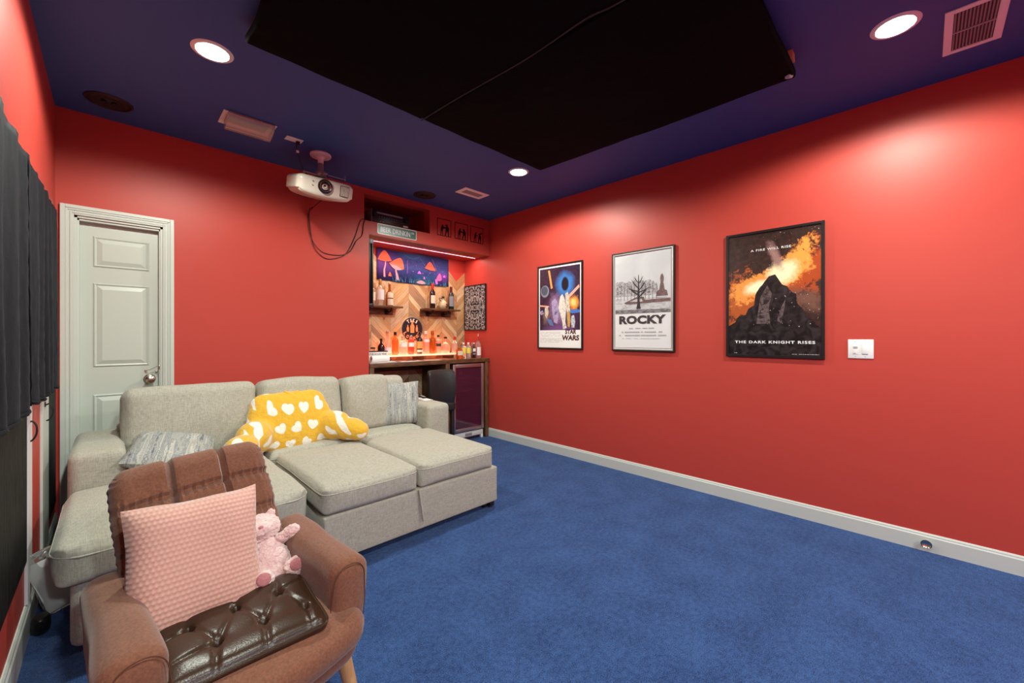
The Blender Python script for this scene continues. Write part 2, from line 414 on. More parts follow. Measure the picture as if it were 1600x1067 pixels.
_txt = {}
def text_bm(s, height=None, width=None, bold=0., ext=.0004, spacing=1.0, condensed=None):
    cu = bpy.data.curves.new('lettering', 'FONT'); cu.body = s; cu.size = 1; cu.offset = bold; cu.extrude = 0; cu.space_character = spacing
    cu.align_x = 'CENTER'; cu.resolution_u = 3
    o = bpy.data.objects.new('lettering', cu); C.objects.link(o)
    bpy.context.view_layer.update()
    me = bpy.data.meshes.new_from_object(o.evaluated_get(bpy.context.evaluated_depsgraph_get()))
    bpy.data.objects.remove(o)
    bm = bmesh.new(); bm.from_mesh(me); bpy.data.meshes.remove(me)
    xs = [v.co.x for v in bm.verts]; ys = [v.co.y for v in bm.verts]
    w0, h0 = max(xs) - min(xs), max(ys) - min(ys); cx, cy = (max(xs) + min(xs)) / 2, (max(ys) + min(ys)) / 2
    sy = height / h0 if height else width / w0
    sx = width / w0 if width else sy
    for v in bm.verts: v.co = Vector(((v.co.x - cx) * sx, 0, (v.co.y - cy) * sy))
    return bm
def text(s, parent, mat, x, z, y, height=None, width=None, bold=0., spacing=1., rot=0., name='lettering', shear=0.):
    bm = text_bm(s, height, width, bold, spacing=spacing)
    for v in bm.verts:
        v.co.x += shear * v.co.z
        if rot:
            a, b = v.co.x, v.co.z
            v.co.x = a * math.cos(rot) - b * math.sin(rot); v.co.z = a * math.sin(rot) + b * math.cos(rot)
    return link_mesh(name, bm, mat, parent, loc=(x, y, z), smooth=False)
def poly(bm, pts, y, mi=0):
    """flat polygon in the xz plane facing -y"""
    vs = [bm.verts.new((p[0], y, p[1])) for p in pts]
    f = bm.faces.new(vs); f.normal_update()
    if f.normal.y > 0: f.normal_flip()
    f.material_index = mi; return f
def disc_pts(cx, cz, rx, rz=None, n=24, a0=0, a1=2 * PI):
    rz = rz or rx
    return [(cx + rx * math.cos(a0 + (a1 - a0) * i / n), cz + rz * math.sin(a0 + (a1 - a0) * i / n)) for i in range(n)]

# ------------------------------------------------------------------ room shell
DX0, DX1, DZ = -.178, .262, 2.058
struct('floor', bbox((XL - .15, YF - .15, -.12), (XR + .15, YA + .15, 0)), CARPET)
struct('ceiling', bbox((XL - .15, YF - .15, ZC), (XR + .15, YA + .15, ZC + .1)), NAVY)
struct('wall_left', bbox((XL - .12, YF - .12, 0), (XL, YB + .12, ZC)), RED)
struct('wall_right', bbox((XR, YF - .12, 0), (XR + .12, YA + .12, ZC)), RED)
struct('wall_front', bbox((XL, YF - .12, 0), (XR, YF, ZC)), RED)
NX0, NX1, NZ0, NZ1 = 1.78, 2.541, 2.42, 2.684
AX0, AZ = 1.83, 2.289
bm = bmesh.new()
T = .12
box(bm, (XL, YB, DZ), (NX0, YB + T, ZC))                      # over the door and along the top
box(bm, (XL, YB, 0), (DX0, YB + T, DZ)); box(bm, (DX1, YB, 0), (NX0, YB + T, DZ))
box(bm, (NX0, YB, 0), (AX0, YB + T, NZ0))
box(bm, (NX0, YB, NZ1), (NX1, YB + T, ZC))
box(bm, (AX0, YB, AZ), (NX1, YB + T, NZ0))
box(bm, (NX1, YB, AZ), (XR, YB + T, ZC))
box(bm, (AX0, YB + T, AZ), (XR, YA, AZ + .05))                # alcove ceiling
box(bm, (AX0 - .1, YB + T, 0), (AX0, YA + T, NZ0 - .02))      # alcove left side
struct('wall_back', bm, RED)
struct('wall_alcove', bbox((AX0 - .1, YA, 0), (XR, YA + .12, AZ + .06)), RED)
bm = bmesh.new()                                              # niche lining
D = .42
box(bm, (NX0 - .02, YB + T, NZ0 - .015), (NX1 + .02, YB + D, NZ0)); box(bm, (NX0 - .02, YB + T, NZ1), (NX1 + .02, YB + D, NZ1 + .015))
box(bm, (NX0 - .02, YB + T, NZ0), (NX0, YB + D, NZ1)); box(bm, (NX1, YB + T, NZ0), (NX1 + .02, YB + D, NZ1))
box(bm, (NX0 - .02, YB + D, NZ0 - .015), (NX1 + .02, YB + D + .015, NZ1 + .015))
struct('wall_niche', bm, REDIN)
struct('trim_1', bbox((AX0, YB + .005, AZ - .006), (XR, YB + .16, AZ)), M('soffit_brown_board', (.16, .045, .02), .5, var=(12, (.24, .08, .03), 4), aniso=(1, 8, 8)))

def baseboard(name, a, b, inward, h=.105, t=.013):
    """a,b ends on the wall line, inward = unit vector into the room"""
    a, b, n = Vector(a), Vector(b), Vector(inward)
    prof = [(0, 0), (t, 0), (t, h * .80), (t * .72, h * .86), (t * .66, h * .93), (t * .3, h), (0, h)]
    bm = bmesh.new()
    ra = [bm.verts.new(a + n * p + Vector((0, 0, z))) for p, z in prof]; rb = [bm.verts.new(b + n * p + Vector((0, 0, z))) for p, z in prof]
    for i in range(len(prof)):
        j = (i + 1) % len(prof); bm.faces.new((ra[i], ra[j], rb[j], rb[i]))
    bm.faces.new(ra[::-1]); bm.faces.new(rb); bmesh.ops.recalc_face_normals(bm, faces=bm.faces[:])
    struct(name, bm, TRIM)
baseboard('baseboard_right', (XR, YF, 0), (XR, YB, 0), (-1, 0, 0))
baseboard('baseboard_left', (XL, YF, 0), (XL, YB, 0), (1, 0, 0), h=.14)
baseboard('baseboard_back', (.33, YB, 0), (AX0, YB, 0), (0, -1, 0))
baseboard('baseboard_front', (XL + .013, YF, 0), (XR - .013, YF, 0), (0, 1, 0))

# door 1: casing, jamb and six-panel leaf in the back wall
def casing_bm():
    bm = bmesh.new(); t = .018
    # mitred moulding around the opening: stepped boxes swept as frame
    def frame(x0, x1, z1, wd, y0, y1):
        for (lo, hi) in (((x0 - wd, y0, 0), (x0, y1, z1 + wd)), ((x1, y0, 0), (x1 + wd, y1, z1 + wd)), ((x0, y0, z1), (x1, y1, z1 + wd))):
            box(bm, lo, hi, .0025, 2)
    frame(DX0, DX1, DZ, .0625, YB - .012, YB)
    frame(DX0 - .040, DX1 + .040, DZ + .040, .0225, YB - .021, YB - .011)
    frame(DX0 - .028, DX1 + .028, DZ + .028, .012, YB - .017, YB - .011)
    frame(DX0 - .010, DX1 + .010, DZ + .010, .010, YB - .015, YB - .011)
    return bm
d1 = struct('door_1', bbox((DX0 + .016, YB + .055, .008), (DX1 - .016, YB + .092, DZ - .016)), DOORW)
def door_panels():
    bm = bmesh.new(); y = YB + .055
    for (z0, z1) in ((1.735, 1.945), (1.055, 1.628), (.28, .868)):
        x0, x1 = -.094, .192
        lev = [(0, 0.0), (.010, -.0075), (.022, -.0075), (.026, .001), (.052, -.011)]
        # ogee groove then raised field, drawn as nested rings standing on the leaf
        rings = []
        for ins, dy in [(0, -.0003), (.008, -.007), (.018, -.0015), (.045, -.0105)]:
            rings.append([bm.verts.new((xx, y + dy, zz)) for xx, zz in ((x0 + ins, z0 + ins), (x1 - ins, z0 + ins), (x1 - ins, z1 - ins), (x0 + ins, z1 - ins))])
        for a, b in zip(rings, rings[1:]):
            for i in range(4): bm.faces.new((a[i], a[(i + 1) % 4], b[(i + 1) % 4], b[i]))
        bm.faces.new(rings[-1])
    bmesh.ops.recalc_face_normals(bm, faces=bm.faces[:])
    return bm
link_mesh('door_panel', door_panels(), DOORW, d1, smooth=False)
jb = bmesh.new()
box(jb, (DX0, YB, 0), (DX0 + .014, YB + T, DZ)); box(jb, (DX1 - .014, YB, 0), (DX1, YB + T, DZ)); box(jb, (DX0, YB, DZ - .014), (DX1, YB + T, DZ))
box(jb, (DX0 + .014, YB + .012, 0), (DX0 + .022, YB + .05, DZ - .014)); box(jb, (DX1 - .020, YB + .012, 0), (DX1 - .014, YB + .05, DZ - .014)); box(jb, (DX0, YB + .012, DZ - .028), (DX1, YB + .05, DZ - .014))
link_mesh('door_jamb', jb, TRIM, d1, smooth=False)
link_mesh('door_casing', casing_bm(), TRIM, d1, smooth=False)
RX = Matrix.Rotation(PI / 2, 4, 'X')
link_mesh('door_knob', lath([(0, 0), (.033, 0), (.034, .004), (.028, .009), (.013, .012), (.012, .030), (.024, .036), (.030, .048), (.028, .060), (.016, .066), (0, .067)], 28, Matrix.Translation((.193, YB + .055, .957)) @ RX), CHROME, d1)
bm = bmesh.new()
box(bm, (.166, YB + .049, 1.006), (.180, YB + .055, 1.022), .0015); box(bm, (.224, YB + .045, 1.000), (.236, YB + .055, 1.014), .0015)
tube(bm, smooth_path([(.172, YB + .044, 1.012), (.190, YB + .036, 1.000), (.215, YB + .040, 1.000), (.230, YB + .045, 1.008)]), .0018, 6)
tube(bm, smooth_path([(.172, YB + .044, 1.020), (.195, YB + .034, 1.024), (.222, YB + .030, 1.040), (.240, YB + .020, 1.052)]), .0016, 6)
box(bm, (.240, YB + .004, 1.030), (.249, YB + .010, 1.056), .0015)
link_mesh('door_latch_chain', bm, CHROME, d1)
box_shut = struct('door_backing', bbox((DX0 - .02, YB + T, 0), (DX1 + .02, YB + T + .02, DZ + .02)), M('dark_backing', (.02, .02, .02), .9))  # dark sheet closing the opening behind the door leaf

# ------------------------------------------------------------------ ceiling fixtures
for i, (x, y) in enumerate(LAMPS[:4]):
    t = empty('recessed_ceiling_light', ['bright round recessed ceiling light nearest the white door, left of the black ceiling panel',
              'bright round recessed ceiling light beside the big pink-white vent at top right',
              'bright round recessed ceiling light at the far right corner of the black ceiling panel',
              'round recessed ceiling light above the left wall, behind the black ceiling panel'][i], 'ceiling light', (x, y, ZC), group='recessed ceiling lights')
    link_mesh('trim_ring', lath([(.070, -.001), (.072, -.006), (.086, -.005), (.092, -.0005), (.092, 0)], 40), WHITE, t)
    link_mesh('lens', lath([(0, -.003), (.070, -.003), (.071, -.0005)], 40), LAMPE, t)

VENTM = M('pinkish_white_enamel', (.78, .76, .75), .45)
VENTD = M('duct_shade_dark', (.06, .045, .045), .7)
def vent(name, x0, y0, x1, y1, label, nsl, along='x', border=.03, split=True):
    """register on the ceiling; slats are part of the grille mesh"""
    t = empty(name, label, 'ceiling vent', ((x0 + x1) / 2, (y0 + y1) / 2, ZC))
    hx, hy = (x1 - x0) / 2, (y1 - y0) / 2
    bm = bmesh.new(); z0 = -.007
    box(bm, (-hx, -hy, z0), (hx, -hy + border, 0), .002); box(bm, (-hx, hy - border, z0), (hx, hy, 0), .002)
    box(bm, (-hx, -hy + border, z0), (-hx + border, hy - border, 0), .002); box(bm, (hx - border, -hy + border, z0), (hx, hy - border, 0), .002)
    link_mesh('frame', bm, VENTM, t, smooth=False)
    bm = bbox((-hx + border, -hy + border, -.0012), (hx - border, hy - border, 0)); link_mesh('duct_shade_sheet', bm, VENTD, t, smooth=False)  # dark sheet stands in for the shaded duct behind the slats
    bm = bmesh.new()
    L0, L1 = (-hx + border, hx - border) if along == 'x' else (-hy + border, hy - border)
    for i in range(nsl):
        c = L0 + (L1 - L0) * (i + .5) / nsl; wd = (L1 - L0) / nsl * .50
        if along == 'x': pts = [(c - wd / 2, -hy + border, -.0015), (c + wd / 2, -hy + border, -.0070), (c + wd / 2, hy - border, -.0070), (c - wd / 2, hy - border, -.0015)]
        else: pts = [(-hx + border, c - wd / 2, -.0015), (-hx + border, c + wd / 2, -.0070), (hx - border, c + wd / 2, -.0070), (hx - border, c - wd / 2, -.0015)]
        vs = [bm.verts.new(p) for p in pts]; bm.faces.new(vs)
    if split:
        if along == 'x': box(bm, (-hx + border, -.005, -.008), (hx - border, .005, -.001))
        else: box(bm, (-.005, -hy + border, -.008), (.005, hy - border, -.001))
    sl = link_mesh('slats', bm, M('vent_slat_shaded', (.36, .30, .30), .5), t, smooth=False); s = sl.modifiers.new('solid', 'SOLIDIFY'); s.thickness = .0012  # slats coloured darker than the frame to stand in for their shading
    return t
vent('ceiling_vent', 2.712, -.262, 3.118, -.063, 'large pinkish white slatted return vent at the top right of the ceiling', 12, 'y', .030)
vent('ceiling_vent', 2.485, 3.18, 2.80, 3.355, 'small pinkish white supply vent in front of the bar alcove', 9, 'y', .045, False)
v3 = vent('ceiling_vent', .515, 3.19, .825, 3.40, 'cream ceiling vent with a clear air deflector clipped under it, above the door', 8, 'y', .04, False)
DEFL = M('clear_deflector_plastic', (.85, .78, .72), .15, trans=.75)
def deflector():
    bm = bmesh.new(); n = 10; rows = []
    for i in range(n + 1):
        a = PI / 2 * i / n
        y = -.125 + .0 + .16 * (1 - math.cos(a)) * .25; z = -.012 - .075 * math.sin(a * .9)
        y = .11 - .20 * math.sin(a); z = -.070 + .060 * (1 - math.cos(a))
        y = -.115 + .03 * i / n + (.0); z = -.008 - .068 * (i / n) ** .8
        rows.append([bm.verts.new((x, y + .11 * (i / n) ** 3, z)) for x in (-.13, .14)])
    for a, b in zip(rows, rows[1:]): bm.faces.new((a[0], a[1], b[1], b[0]))
    for sx, k in ((-.13, 0), (.14, 1)):
        vs = [r[k] for r in rows] + [bm.verts.new((sx, .06, -.008))]
        bm.faces.new(vs)
    bmesh.ops.recalc_face_normals(bm, faces=bm.faces[:])
    return bm
o = link_mesh('air_deflector', deflector(), DEFL, v3); o.location = (0, 0, 0); o['label'] = 'clear plastic air deflector'
m = o.modifiers.new('solid', 'SOLIDIFY'); m.thickness = .003

SPKM = M('black_speaker_cone', (.008, .008, .008), .5, bump=(90, .4, .004))
for i, (x, y, r) in enumerate(((-.015, 3.60, .115), (2.325, 3.665, .115))):
    t = empty('ceiling_speaker', ['round black in-ceiling speaker in the corner above the white door', 'round black in-ceiling speaker in front of the wall niche'][i], 'speaker', (x, y, ZC), group='black ceiling speakers')
    link_mesh('rim', lath([(r * .86, -.001), (r * .88, -.007), (r * .97, -.006), (r, -.001), (r, 0)], 40), BLACK, t)
    link_mesh('cone', lath([(0, -.006), (r * .14, -.0055), (r * .20, -.001), (r * .60, -.003), (r * .70, -.007), (r * .80, -.005), (r * .86, -.002)], 40), SPKM, t)
    for dx in (-.022, .022): link_mesh('tweeter', superell(bmesh.new(), (dx, 0, -.008), (.015, .015, .006), seg=14, rings=8), BLACKM, t)

# ceiling outlet plate with plug
t = empty('ceiling_outlet', 'small cream outlet plate on the ceiling with a black plug, above the projector', 'outlet', (.97, 3.315, ZC))
link_mesh('cover_plate', bbox((-.057, -.035, -.006), (.057, .035, 0), .003), VENTM, t)
link_mesh('socket', bbox((-.030, -.016, -.009), (.030, .016, -.005), .003), VENTM, t)
link_mesh('screw', lath([(0, -.008), (.003, -.0075), (.0035, -.005)], 10), CHROME, t)

# black fabric covered panel under the ceiling
PX0, PX1, PY0, PY1, PZ0, PZ1 = .452, 2.60, .485, 2.27, 2.655, 2.705
t = empty('ceiling_panel', 'large black fabric covered panel hung under the ceiling between the round lights', 'ceiling panel', ((PX0 + PX1) / 2, (PY0 + PY1) / 2, ZC))
cx, cy = (PX0 + PX1) / 2, (PY0 + PY1) / 2
def panel_half(xa, xb, xa2, xb2, seed):
    """slab with four corners: xa/xb at the near end, xa2/xb2 at the far end, slightly wavy edges"""
    def fn(v, p):
        k = (p[1] + 1) / 2; a = xa + (xa2 - xa) * k; b = xb + (xb2 - xb) * k
        x = a + (b - a) * (p[0] + 1) / 2
        edge = max(abs(p[0]), abs(p[1]))
        e = v[0] - p[0] * .5
        y = cy0 + v[1]
        z = v[2] + (wob((x, y, seed), 3.5, .006) if p[2] < 0 else 0) - .004 * (1 - abs(p[1])) * (p[2] < 0)
        return Vector((x + e + wob((y, 0, seed), 6, .007) * abs(p[0]), y + wob((x, 3, seed), 5, .008) * abs(p[1]), z))
    cy0 = 0
    return rbox(1, PY1 - PY0, PZ1 - PZ0, (.012, .012, .02), 26, fn)
link_mesh('fabric_section', panel_half(PX0 - cx, 1.535 - cx, PX0 - cx, 1.418 - cx, 1), BFAB, t, (0, 0, (PZ0 + PZ1) / 2 - ZC))
link_mesh('fabric_section', panel_half(1.537 - cx, PX1 + .03 - cx, 1.42 - cx, PX1 - .035 - cx, 2), BFAB, t, (0, 0, (PZ0 + PZ1) / 2 - ZC))
sp = smooth_path([(1.418 - cx, 2.275 - cy, PZ0 - ZC - .001), (1.435 - cx, 1.9 - cy, PZ0 - ZC - .004), (1.475 - cx, 1.4 - cy, PZ0 - ZC - .005), (1.475 - cx, 1.05 - cy, PZ0 - ZC - .004), (1.50 - cx, .9 - cy, PZ0 - ZC - .005), (1.537 - cx, .49 - cy, PZ0 - ZC - .001)], 12)
link_mesh('seam', tub(sp, [.0035 + .002 * abs(noise.noise(Vector((i * .3, 0, 0)))) for i in range(len(sp))], 6), SEAMF, t)
for (x, y) in ((.9, .9), (2.2, .9), (.9, 1.9), (2.2, 1.9), (2.52, .509)):
    link_mesh('mounting_block', bbox((x - .03 - cx, y - .03 - cy, PZ1 - ZC - .006), (x + .03 - cx, y + .03 - cy, 0)), OAK, t, smooth=False)
# plastic tuck at the corner
bm = bmesh.new()
superell(bm, (0, 0, 0), (.034, .026, .026), seg=14, rings=10)
for v in bm.verts: v.co += Vector((wob(v.co, 60, .008), wob(v.co, 55, .008, 3), wob(v.co, 50, .006, 6)))
link_mesh('corner_wrap', bm, M('shiny_clear_wrap', (.35, .36, .40), .18, spec=.8), t, (PX1 - cx - .015, PY0 - cy + .03, PZ0 - ZC + .022))

# ------------------------------------------------------------------ projector
PROJ = M('cream_white_gloss_plastic', (.66, .62, .53), .25, coat=.3)
t = empty('projector', 'white home theatre projector hanging upside down from a round ceiling mount', 'projector', (1.205, 3.44, ZC))
px0, px1, pz0, pz1, pyf, pyb = .985, 1.415, 2.388, 2.540, 3.285, 3.60
bc = Vector(((px0 + px1) / 2, (pyf + pyb) / 2, (pz0 + pz1) / 2)) - Vector((1.205, 3.44, ZC))
def pfn(v, p):
    # front bulges, underside curved up at the ends
    if p[2] < 0: v.z += .030 * abs(p[0]) ** 3 * -p[2]
    v.y -= .018 * (1 - p[0] ** 2) * (p[1] < 0) * (1 - abs(p[2]) * .4)
    return v
link_mesh('body', rbox(px1 - px0, pyb - pyf, pz1 - pz0, (.05, .04, .035), 16, pfn), PROJ, t, bc)
lz = 2.480 - ZC; lx = 1.178 - 1.205; fy = pyf - 3.44 - .018
L = Matrix.Translation((lx, fy, lz)) @ RX
ln = link_mesh('lens_ring', lath([(.044, -.012), (.054, .002), (.053, .009), (.046, .010), (.038, .004)], 36, L), BLACK, t)
ln = link_mesh('lens', lath([(.044, -.012), (.038, .004), (.036, .0065), (.030, .003), (.020, -.003), (.014, -.004), (.010, -.002), (0, -.001)], 32, L), M('lens_glass', (.008, .009, .012), .5, spec=.2), t)
link_mesh('silver_lens_band', lath([(.0385, .004), (.0385, .0082), (.0362, .0085), (.036, .004)], 36, L), CHROME, ln)
link_mesh('silver_lens_band', lath([(.0165, .000), (.0165, .0032), (.0135, .0035), (.0135, .000)], 30, L), CHROME, ln)
bm = bmesh.new()
for i in range(6):
    x = .098 + i * .0105
    box(bm, (x, fy + .0003, lz - .040), (x + .0048, fy + .014 + i * .0016, lz + .034), .0010)
link_mesh('exhaust_grille', bm, M('grille_pale', (.72, .66, .55), .4), t)
link_mesh('grille_recess', bbox((.090, fy + .0015, lz - .046), (.162, fy + .04, lz + .040), .004), M('grille_dark', (.12, .10, .09), .6), t)
for z in (lz + .022, lz - .008): link_mesh('indicator', lath([(0, .004), (.0045, .004), (.005, 0)], 12, Matrix.Translation((-.118, fy + .004, z)) @ RX), GREYW, t)
MNT = M('pinkish_mount_enamel', (.76, .70, .70), .4)
link_mesh('mount_plate', lath([(0, -.0), (.078, -.0), (.080, -.010), (.074, -.020), (.035, -.024), (.022, -.040), (.022, -.075), (0, -.075)], 36), MNT, t)
bm = bmesh.new(); tz = pz1 - ZC
lathe(bm, [(0, tz + .012), (.038, tz + .014), (.044, tz + .030), (.040, -.150), (.024, -.130), (.02, -.07), (0, -.07)], 24)
box(bm, (-.14, -.055, tz + .004), (-.02, -.040, tz + .014), .002); box(bm, (.02, .03, tz + .004), (.12, .045, tz + .014), .002)
box(bm, (-.02, -.12, tz + .004), (.012, .10, tz + .016), .002)
box(bm, (-.145, -.05, tz - .004), (-.135, -.04, tz + .032), .002); box(bm, (.150, -.11, tz - .004), (.158, -.10, tz + .040), .002)
box(bm, (.02, -.112, tz + .002), (.16, -.100, tz + .010), .002)
link_mesh('mount_bracket', bm, M('mount_metal', (.42, .38, .37), .4, .6), t)
bm = bmesh.new()
tube(bm, smooth_path([(-.215, -.127, -.012), (-.218, -.120, -.05), (-.20, -.10, -.10), (-.16, -.06, -.16), (-.10, -.03, -.21), (-.03, .03, tz + .02), (0, .06, tz + .012)], 8), .004, 6)
box(bm, (-.222, -.137, -.033), (-.196, -.113, -.009), .003)
link_mesh('power_cable', bm, BLACK, t)
link_mesh('cable_tag', bbox((-.216, -.118, -.088), (-.198, -.110, -.070), .001), WHITE, t)

PITCH = Matrix.Rotation(math.radians(15), 4, 'X')
for c_ in list(t.children):
    if c_.name.split('.')[0] in ('body', 'lens_ring', 'lens', 'exhaust_grille', 'grille_recess', 'side_grille', 'indicator'):
        Tm = Matrix.Translation(bc + Vector((0, 0, -.006))) @ PITCH @ Matrix.Translation(-bc) @ Matrix.Translation(c_.location)
        c_.location = Tm.to_translation(); c_.rotation_euler = Tm.to_euler()
CBL = M('dark_red_painted_cable', (.05, .008, .008), .5)
c1 = [(1.262, 3.56, 2.42), (1.262, 3.80, 2.40), (1.262, 3.885, 2.36), (1.278, 3.893, 2.20), (1.31, 3.893, 2.07), (1.40, 3.893, 1.99), (1.50, 3.893, 2.00), (1.60, 3.893, 2.06), (1.68, 3.893, 2.22), (1.74, 3.892, 2.40), (1.79, 3.892, 2.428), (1.84, 3.98, 2.430)]
c2 = [(1.268, 3.57, 2.42), (1.268, 3.80, 2.41), (1.262, 3.884, 2.40), (1.255, 3.893, 2.27), (1.290, 3.893, 2.14), (1.36, 3.893, 2.055), (1.44, 3.893, 2.03), (1.56, 3.893, 2.04), (1.64, 3.893, 2.09), (1.70, 3.893, 2.20), (1.755, 3.893, 2.26), (1.772, 3.892, 2.38), (1.80, 3.892, 2.432), (1.86, 4.0, 2.433)]
t = tag(link_mesh('hanging_cable', tub(smooth_path(c1, 8), .0035, 6), CBL), 'thin dark cable drooping lowest on the red wall, from projector to niche', 'cable', 'cables from projector to niche')
t = tag(link_mesh('hanging_cable', tub(smooth_path(c2, 8), .0035, 6), CBL), 'thin dark cable hanging in the smaller, upper loop from projector to niche', 'cable', 'cables from projector to niche')

# ------------------------------------------------------------------ right wall: posters, switch, door stop
RW = (0, 0, -PI / 2)
def on_right(name, label, cat, y0, y1, z0, z1, off=0.):
    return empty(name, label, cat, (XR - off, (y0 + y1) / 2, (z0 + z1) / 2), RW)
def frame4(w_, h_, bw, d0, d1, bev=.0015):
    bm = bmesh.new(); hx, hz = w_ / 2, h_ / 2
    for lo, hi in (((-hx, d1, -hz), (-hx + bw, d0, hz)), ((hx - bw, d1, -hz), (hx, d0, hz)), ((-hx + bw, d1, hz - bw), (hx - bw, d0, hz)), ((-hx + bw, d1, -hz), (hx - bw, d0, -hz + bw))):
        box(bm, lo, hi, bev)
    return bm
def nebula(name, stops, scale, dist=1., det=6, stretch=(1, 1, 1), rough=.3):
    m = bpy.data.materials.new(name); m.use_nodes = True; nt = m.node_tree; b = nt.nodes['Principled BSDF']
    b.inputs['Roughness'].default_value = rough
    tc = _n(nt, 'ShaderNodeTexCoord'); mp = _n(nt, 'ShaderNodeMapping'); mp.inputs['Scale'].default_value = stretch
    nt.links.new(tc.outputs['Object'], mp.inputs[0])
    n = _n(nt, 'ShaderNodeTexNoise'); n.inputs['Scale'].default_value = scale; n.inputs['Detail'].default_value = det; n.inputs['Distortion'].default_value = dist
    nt.links.new(mp.outputs[0], n.inputs['Vector'])
    r = _n(nt, 'ShaderNodeValToRGB'); cr = r.color_ramp
    cr.elements[0].position = stops[0][0]; cr.elements[0].color = (*stops[0][1], 1); cr.elements[1].position = stops[-1][0]; cr.elements[1].color = (*stops[-1][1], 1)
    for p, c in stops[1:-1]: e = cr.elements.new(p); e.color = (*c, 1)
    nt.links.new(n.outputs['Fac'], r.inputs[0]); nt.links.new(r.outputs[0], b.inputs['Base Color'])
    return m
def glow_mat(name, base, blobs, nscale=9, rough=.3):
    """printed picture: base colour plus soft round colour blobs (x, z, radius_x, radius_z, colour, noise amount)"""
    m = bpy.data.materials.new(name); m.use_nodes = True; nt = m.node_tree; b = nt.nodes['Principled BSDF']
    b.inputs['Roughness'].default_value = rough
    tc = _n(nt, 'ShaderNodeTexCoord'); sp_ = _n(nt, 'ShaderNodeSeparateXYZ'); nt.links.new(tc.outputs['Object'], sp_.inputs[0])
    n = _n(nt, 'ShaderNodeTexNoise'); n.inputs['Scale'].default_value = nscale; n.inputs['Detail'].default_value = 8; n.inputs['Roughness'].default_value = .7
    nt.links.new(tc.outputs['Object'], n.inputs['Vector'])
    n2 = _n(nt, 'ShaderNodeTexNoise'); n2.inputs['Scale'].default_value = nscale * 3.3; n2.inputs['Detail'].default_value = 8; n2.inputs['Roughness'].default_value = .75
    nt.links.new(tc.outputs['Object'], n2.inputs['Vector'])
    r = _n(nt, 'ShaderNodeValToRGB'); r.color_ramp.elements[0].position = .35; r.color_ramp.elements[1].position = .7
    r.color_ramp.elements[0].color = (*base[0], 1); r.color_ramp.elements[1].color = (*base[1], 1)
    nt.links.new(n2.outputs['Fac'], r.inputs[0]); cur = r.outputs[0]
    for (x, z, rx, rz, ang, colr, amt, pwr) in blobs:
        dx = math_(nt, 'SUBTRACT', sp_.outputs[0], x); dz = math_(nt, 'SUBTRACT', sp_.outputs[2], z)
        ca, sa = math.cos(ang), math.sin(ang)
        ex = math_(nt, 'DIVIDE', math_(nt, 'ADD', math_(nt, 'MULTIPLY', dx, ca), math_(nt, 'MULTIPLY', dz, sa)), rx)
        ez = math_(nt, 'DIVIDE', math_(nt, 'SUBTRACT', math_(nt, 'MULTIPLY', dz, ca), math_(nt, 'MULTIPLY', dx, sa)), rz)
        d = math_(nt, 'SQRT', math_(nt, 'ADD', math_(nt, 'MULTIPLY', ex, ex), math_(nt, 'MULTIPLY', ez, ez)))
        nn = math_(nt, 'ADD', math_(nt, 'MULTIPLY', math_(nt, 'SUBTRACT', n.outputs['Fac'], .5), amt), math_(nt, 'MULTIPLY', math_(nt, 'SUBTRACT', n2.outputs['Fac'], .5), amt * 1.2))
        f = math_(nt, 'SUBTRACT', 1.0, math_(nt, 'ADD', d, nn))
        f = math_(nt, 'MULTIPLY', f, pwr); cl = _n(nt, 'ShaderNodeClamp'); nt.links.new(f, cl.inputs[0])
        mx = _n(nt, 'ShaderNodeMix', data_type='RGBA'); nt.links.new(cl.outputs[0], mx.inputs[0]); nt.links.new(cur, mx.inputs[6]); mx.inputs[7].default_value = (*colr, 1)
        cur = mx.outputs[2]
    nt.links.new(cur, b.inputs['Base Color'])
    return m
def ink(name, c, r=.35): return M('ink_' + name, c, r)
FR = M('black_poster_frame', (.010, .009, .010), .35)

def poster(label, y0, y1, z0, z1, bw, fm, tilt=0., depth=.018):
    t = on_right('framed_poster', label, 'poster', y0, y1, z0, z1); t['group'] = 'framed posters on the right wall'
    w_, h_ = y1 - y0, z1 - z0
    link_mesh('frame', frame4(w_, h_, bw, 0, -depth), fm, t, smooth=False)
    link_mesh('backing_board', bbox((-w_ / 2 + bw, -depth * .5, -h_ / 2 + bw), (w_ / 2 - bw, 0, h_ / 2 - bw)), WHITEP, t, smooth=False)
    return t, w_, h_, -depth * .5
def fine_print(par, x0, x1, zs, y, mat, hgt=.004, seed=1, gaps=.25):
    bm = bmesh.new(); r_ = random.Random(seed)
    for z in zs:
        x = x0 + r_.random() * .01
        while x < x1:
            l = .004 + r_.random() * .016
            if r_.random() > gaps: poly(bm, [(x, z), (min(x + l, x1), z), (min(x + l, x1), z + hgt), (x, z + hgt)], y)
            x += l + .003
    o = link_mesh('fine_print', bm, mat, par, smooth=False); o['kind'] = 'stuff'; return o

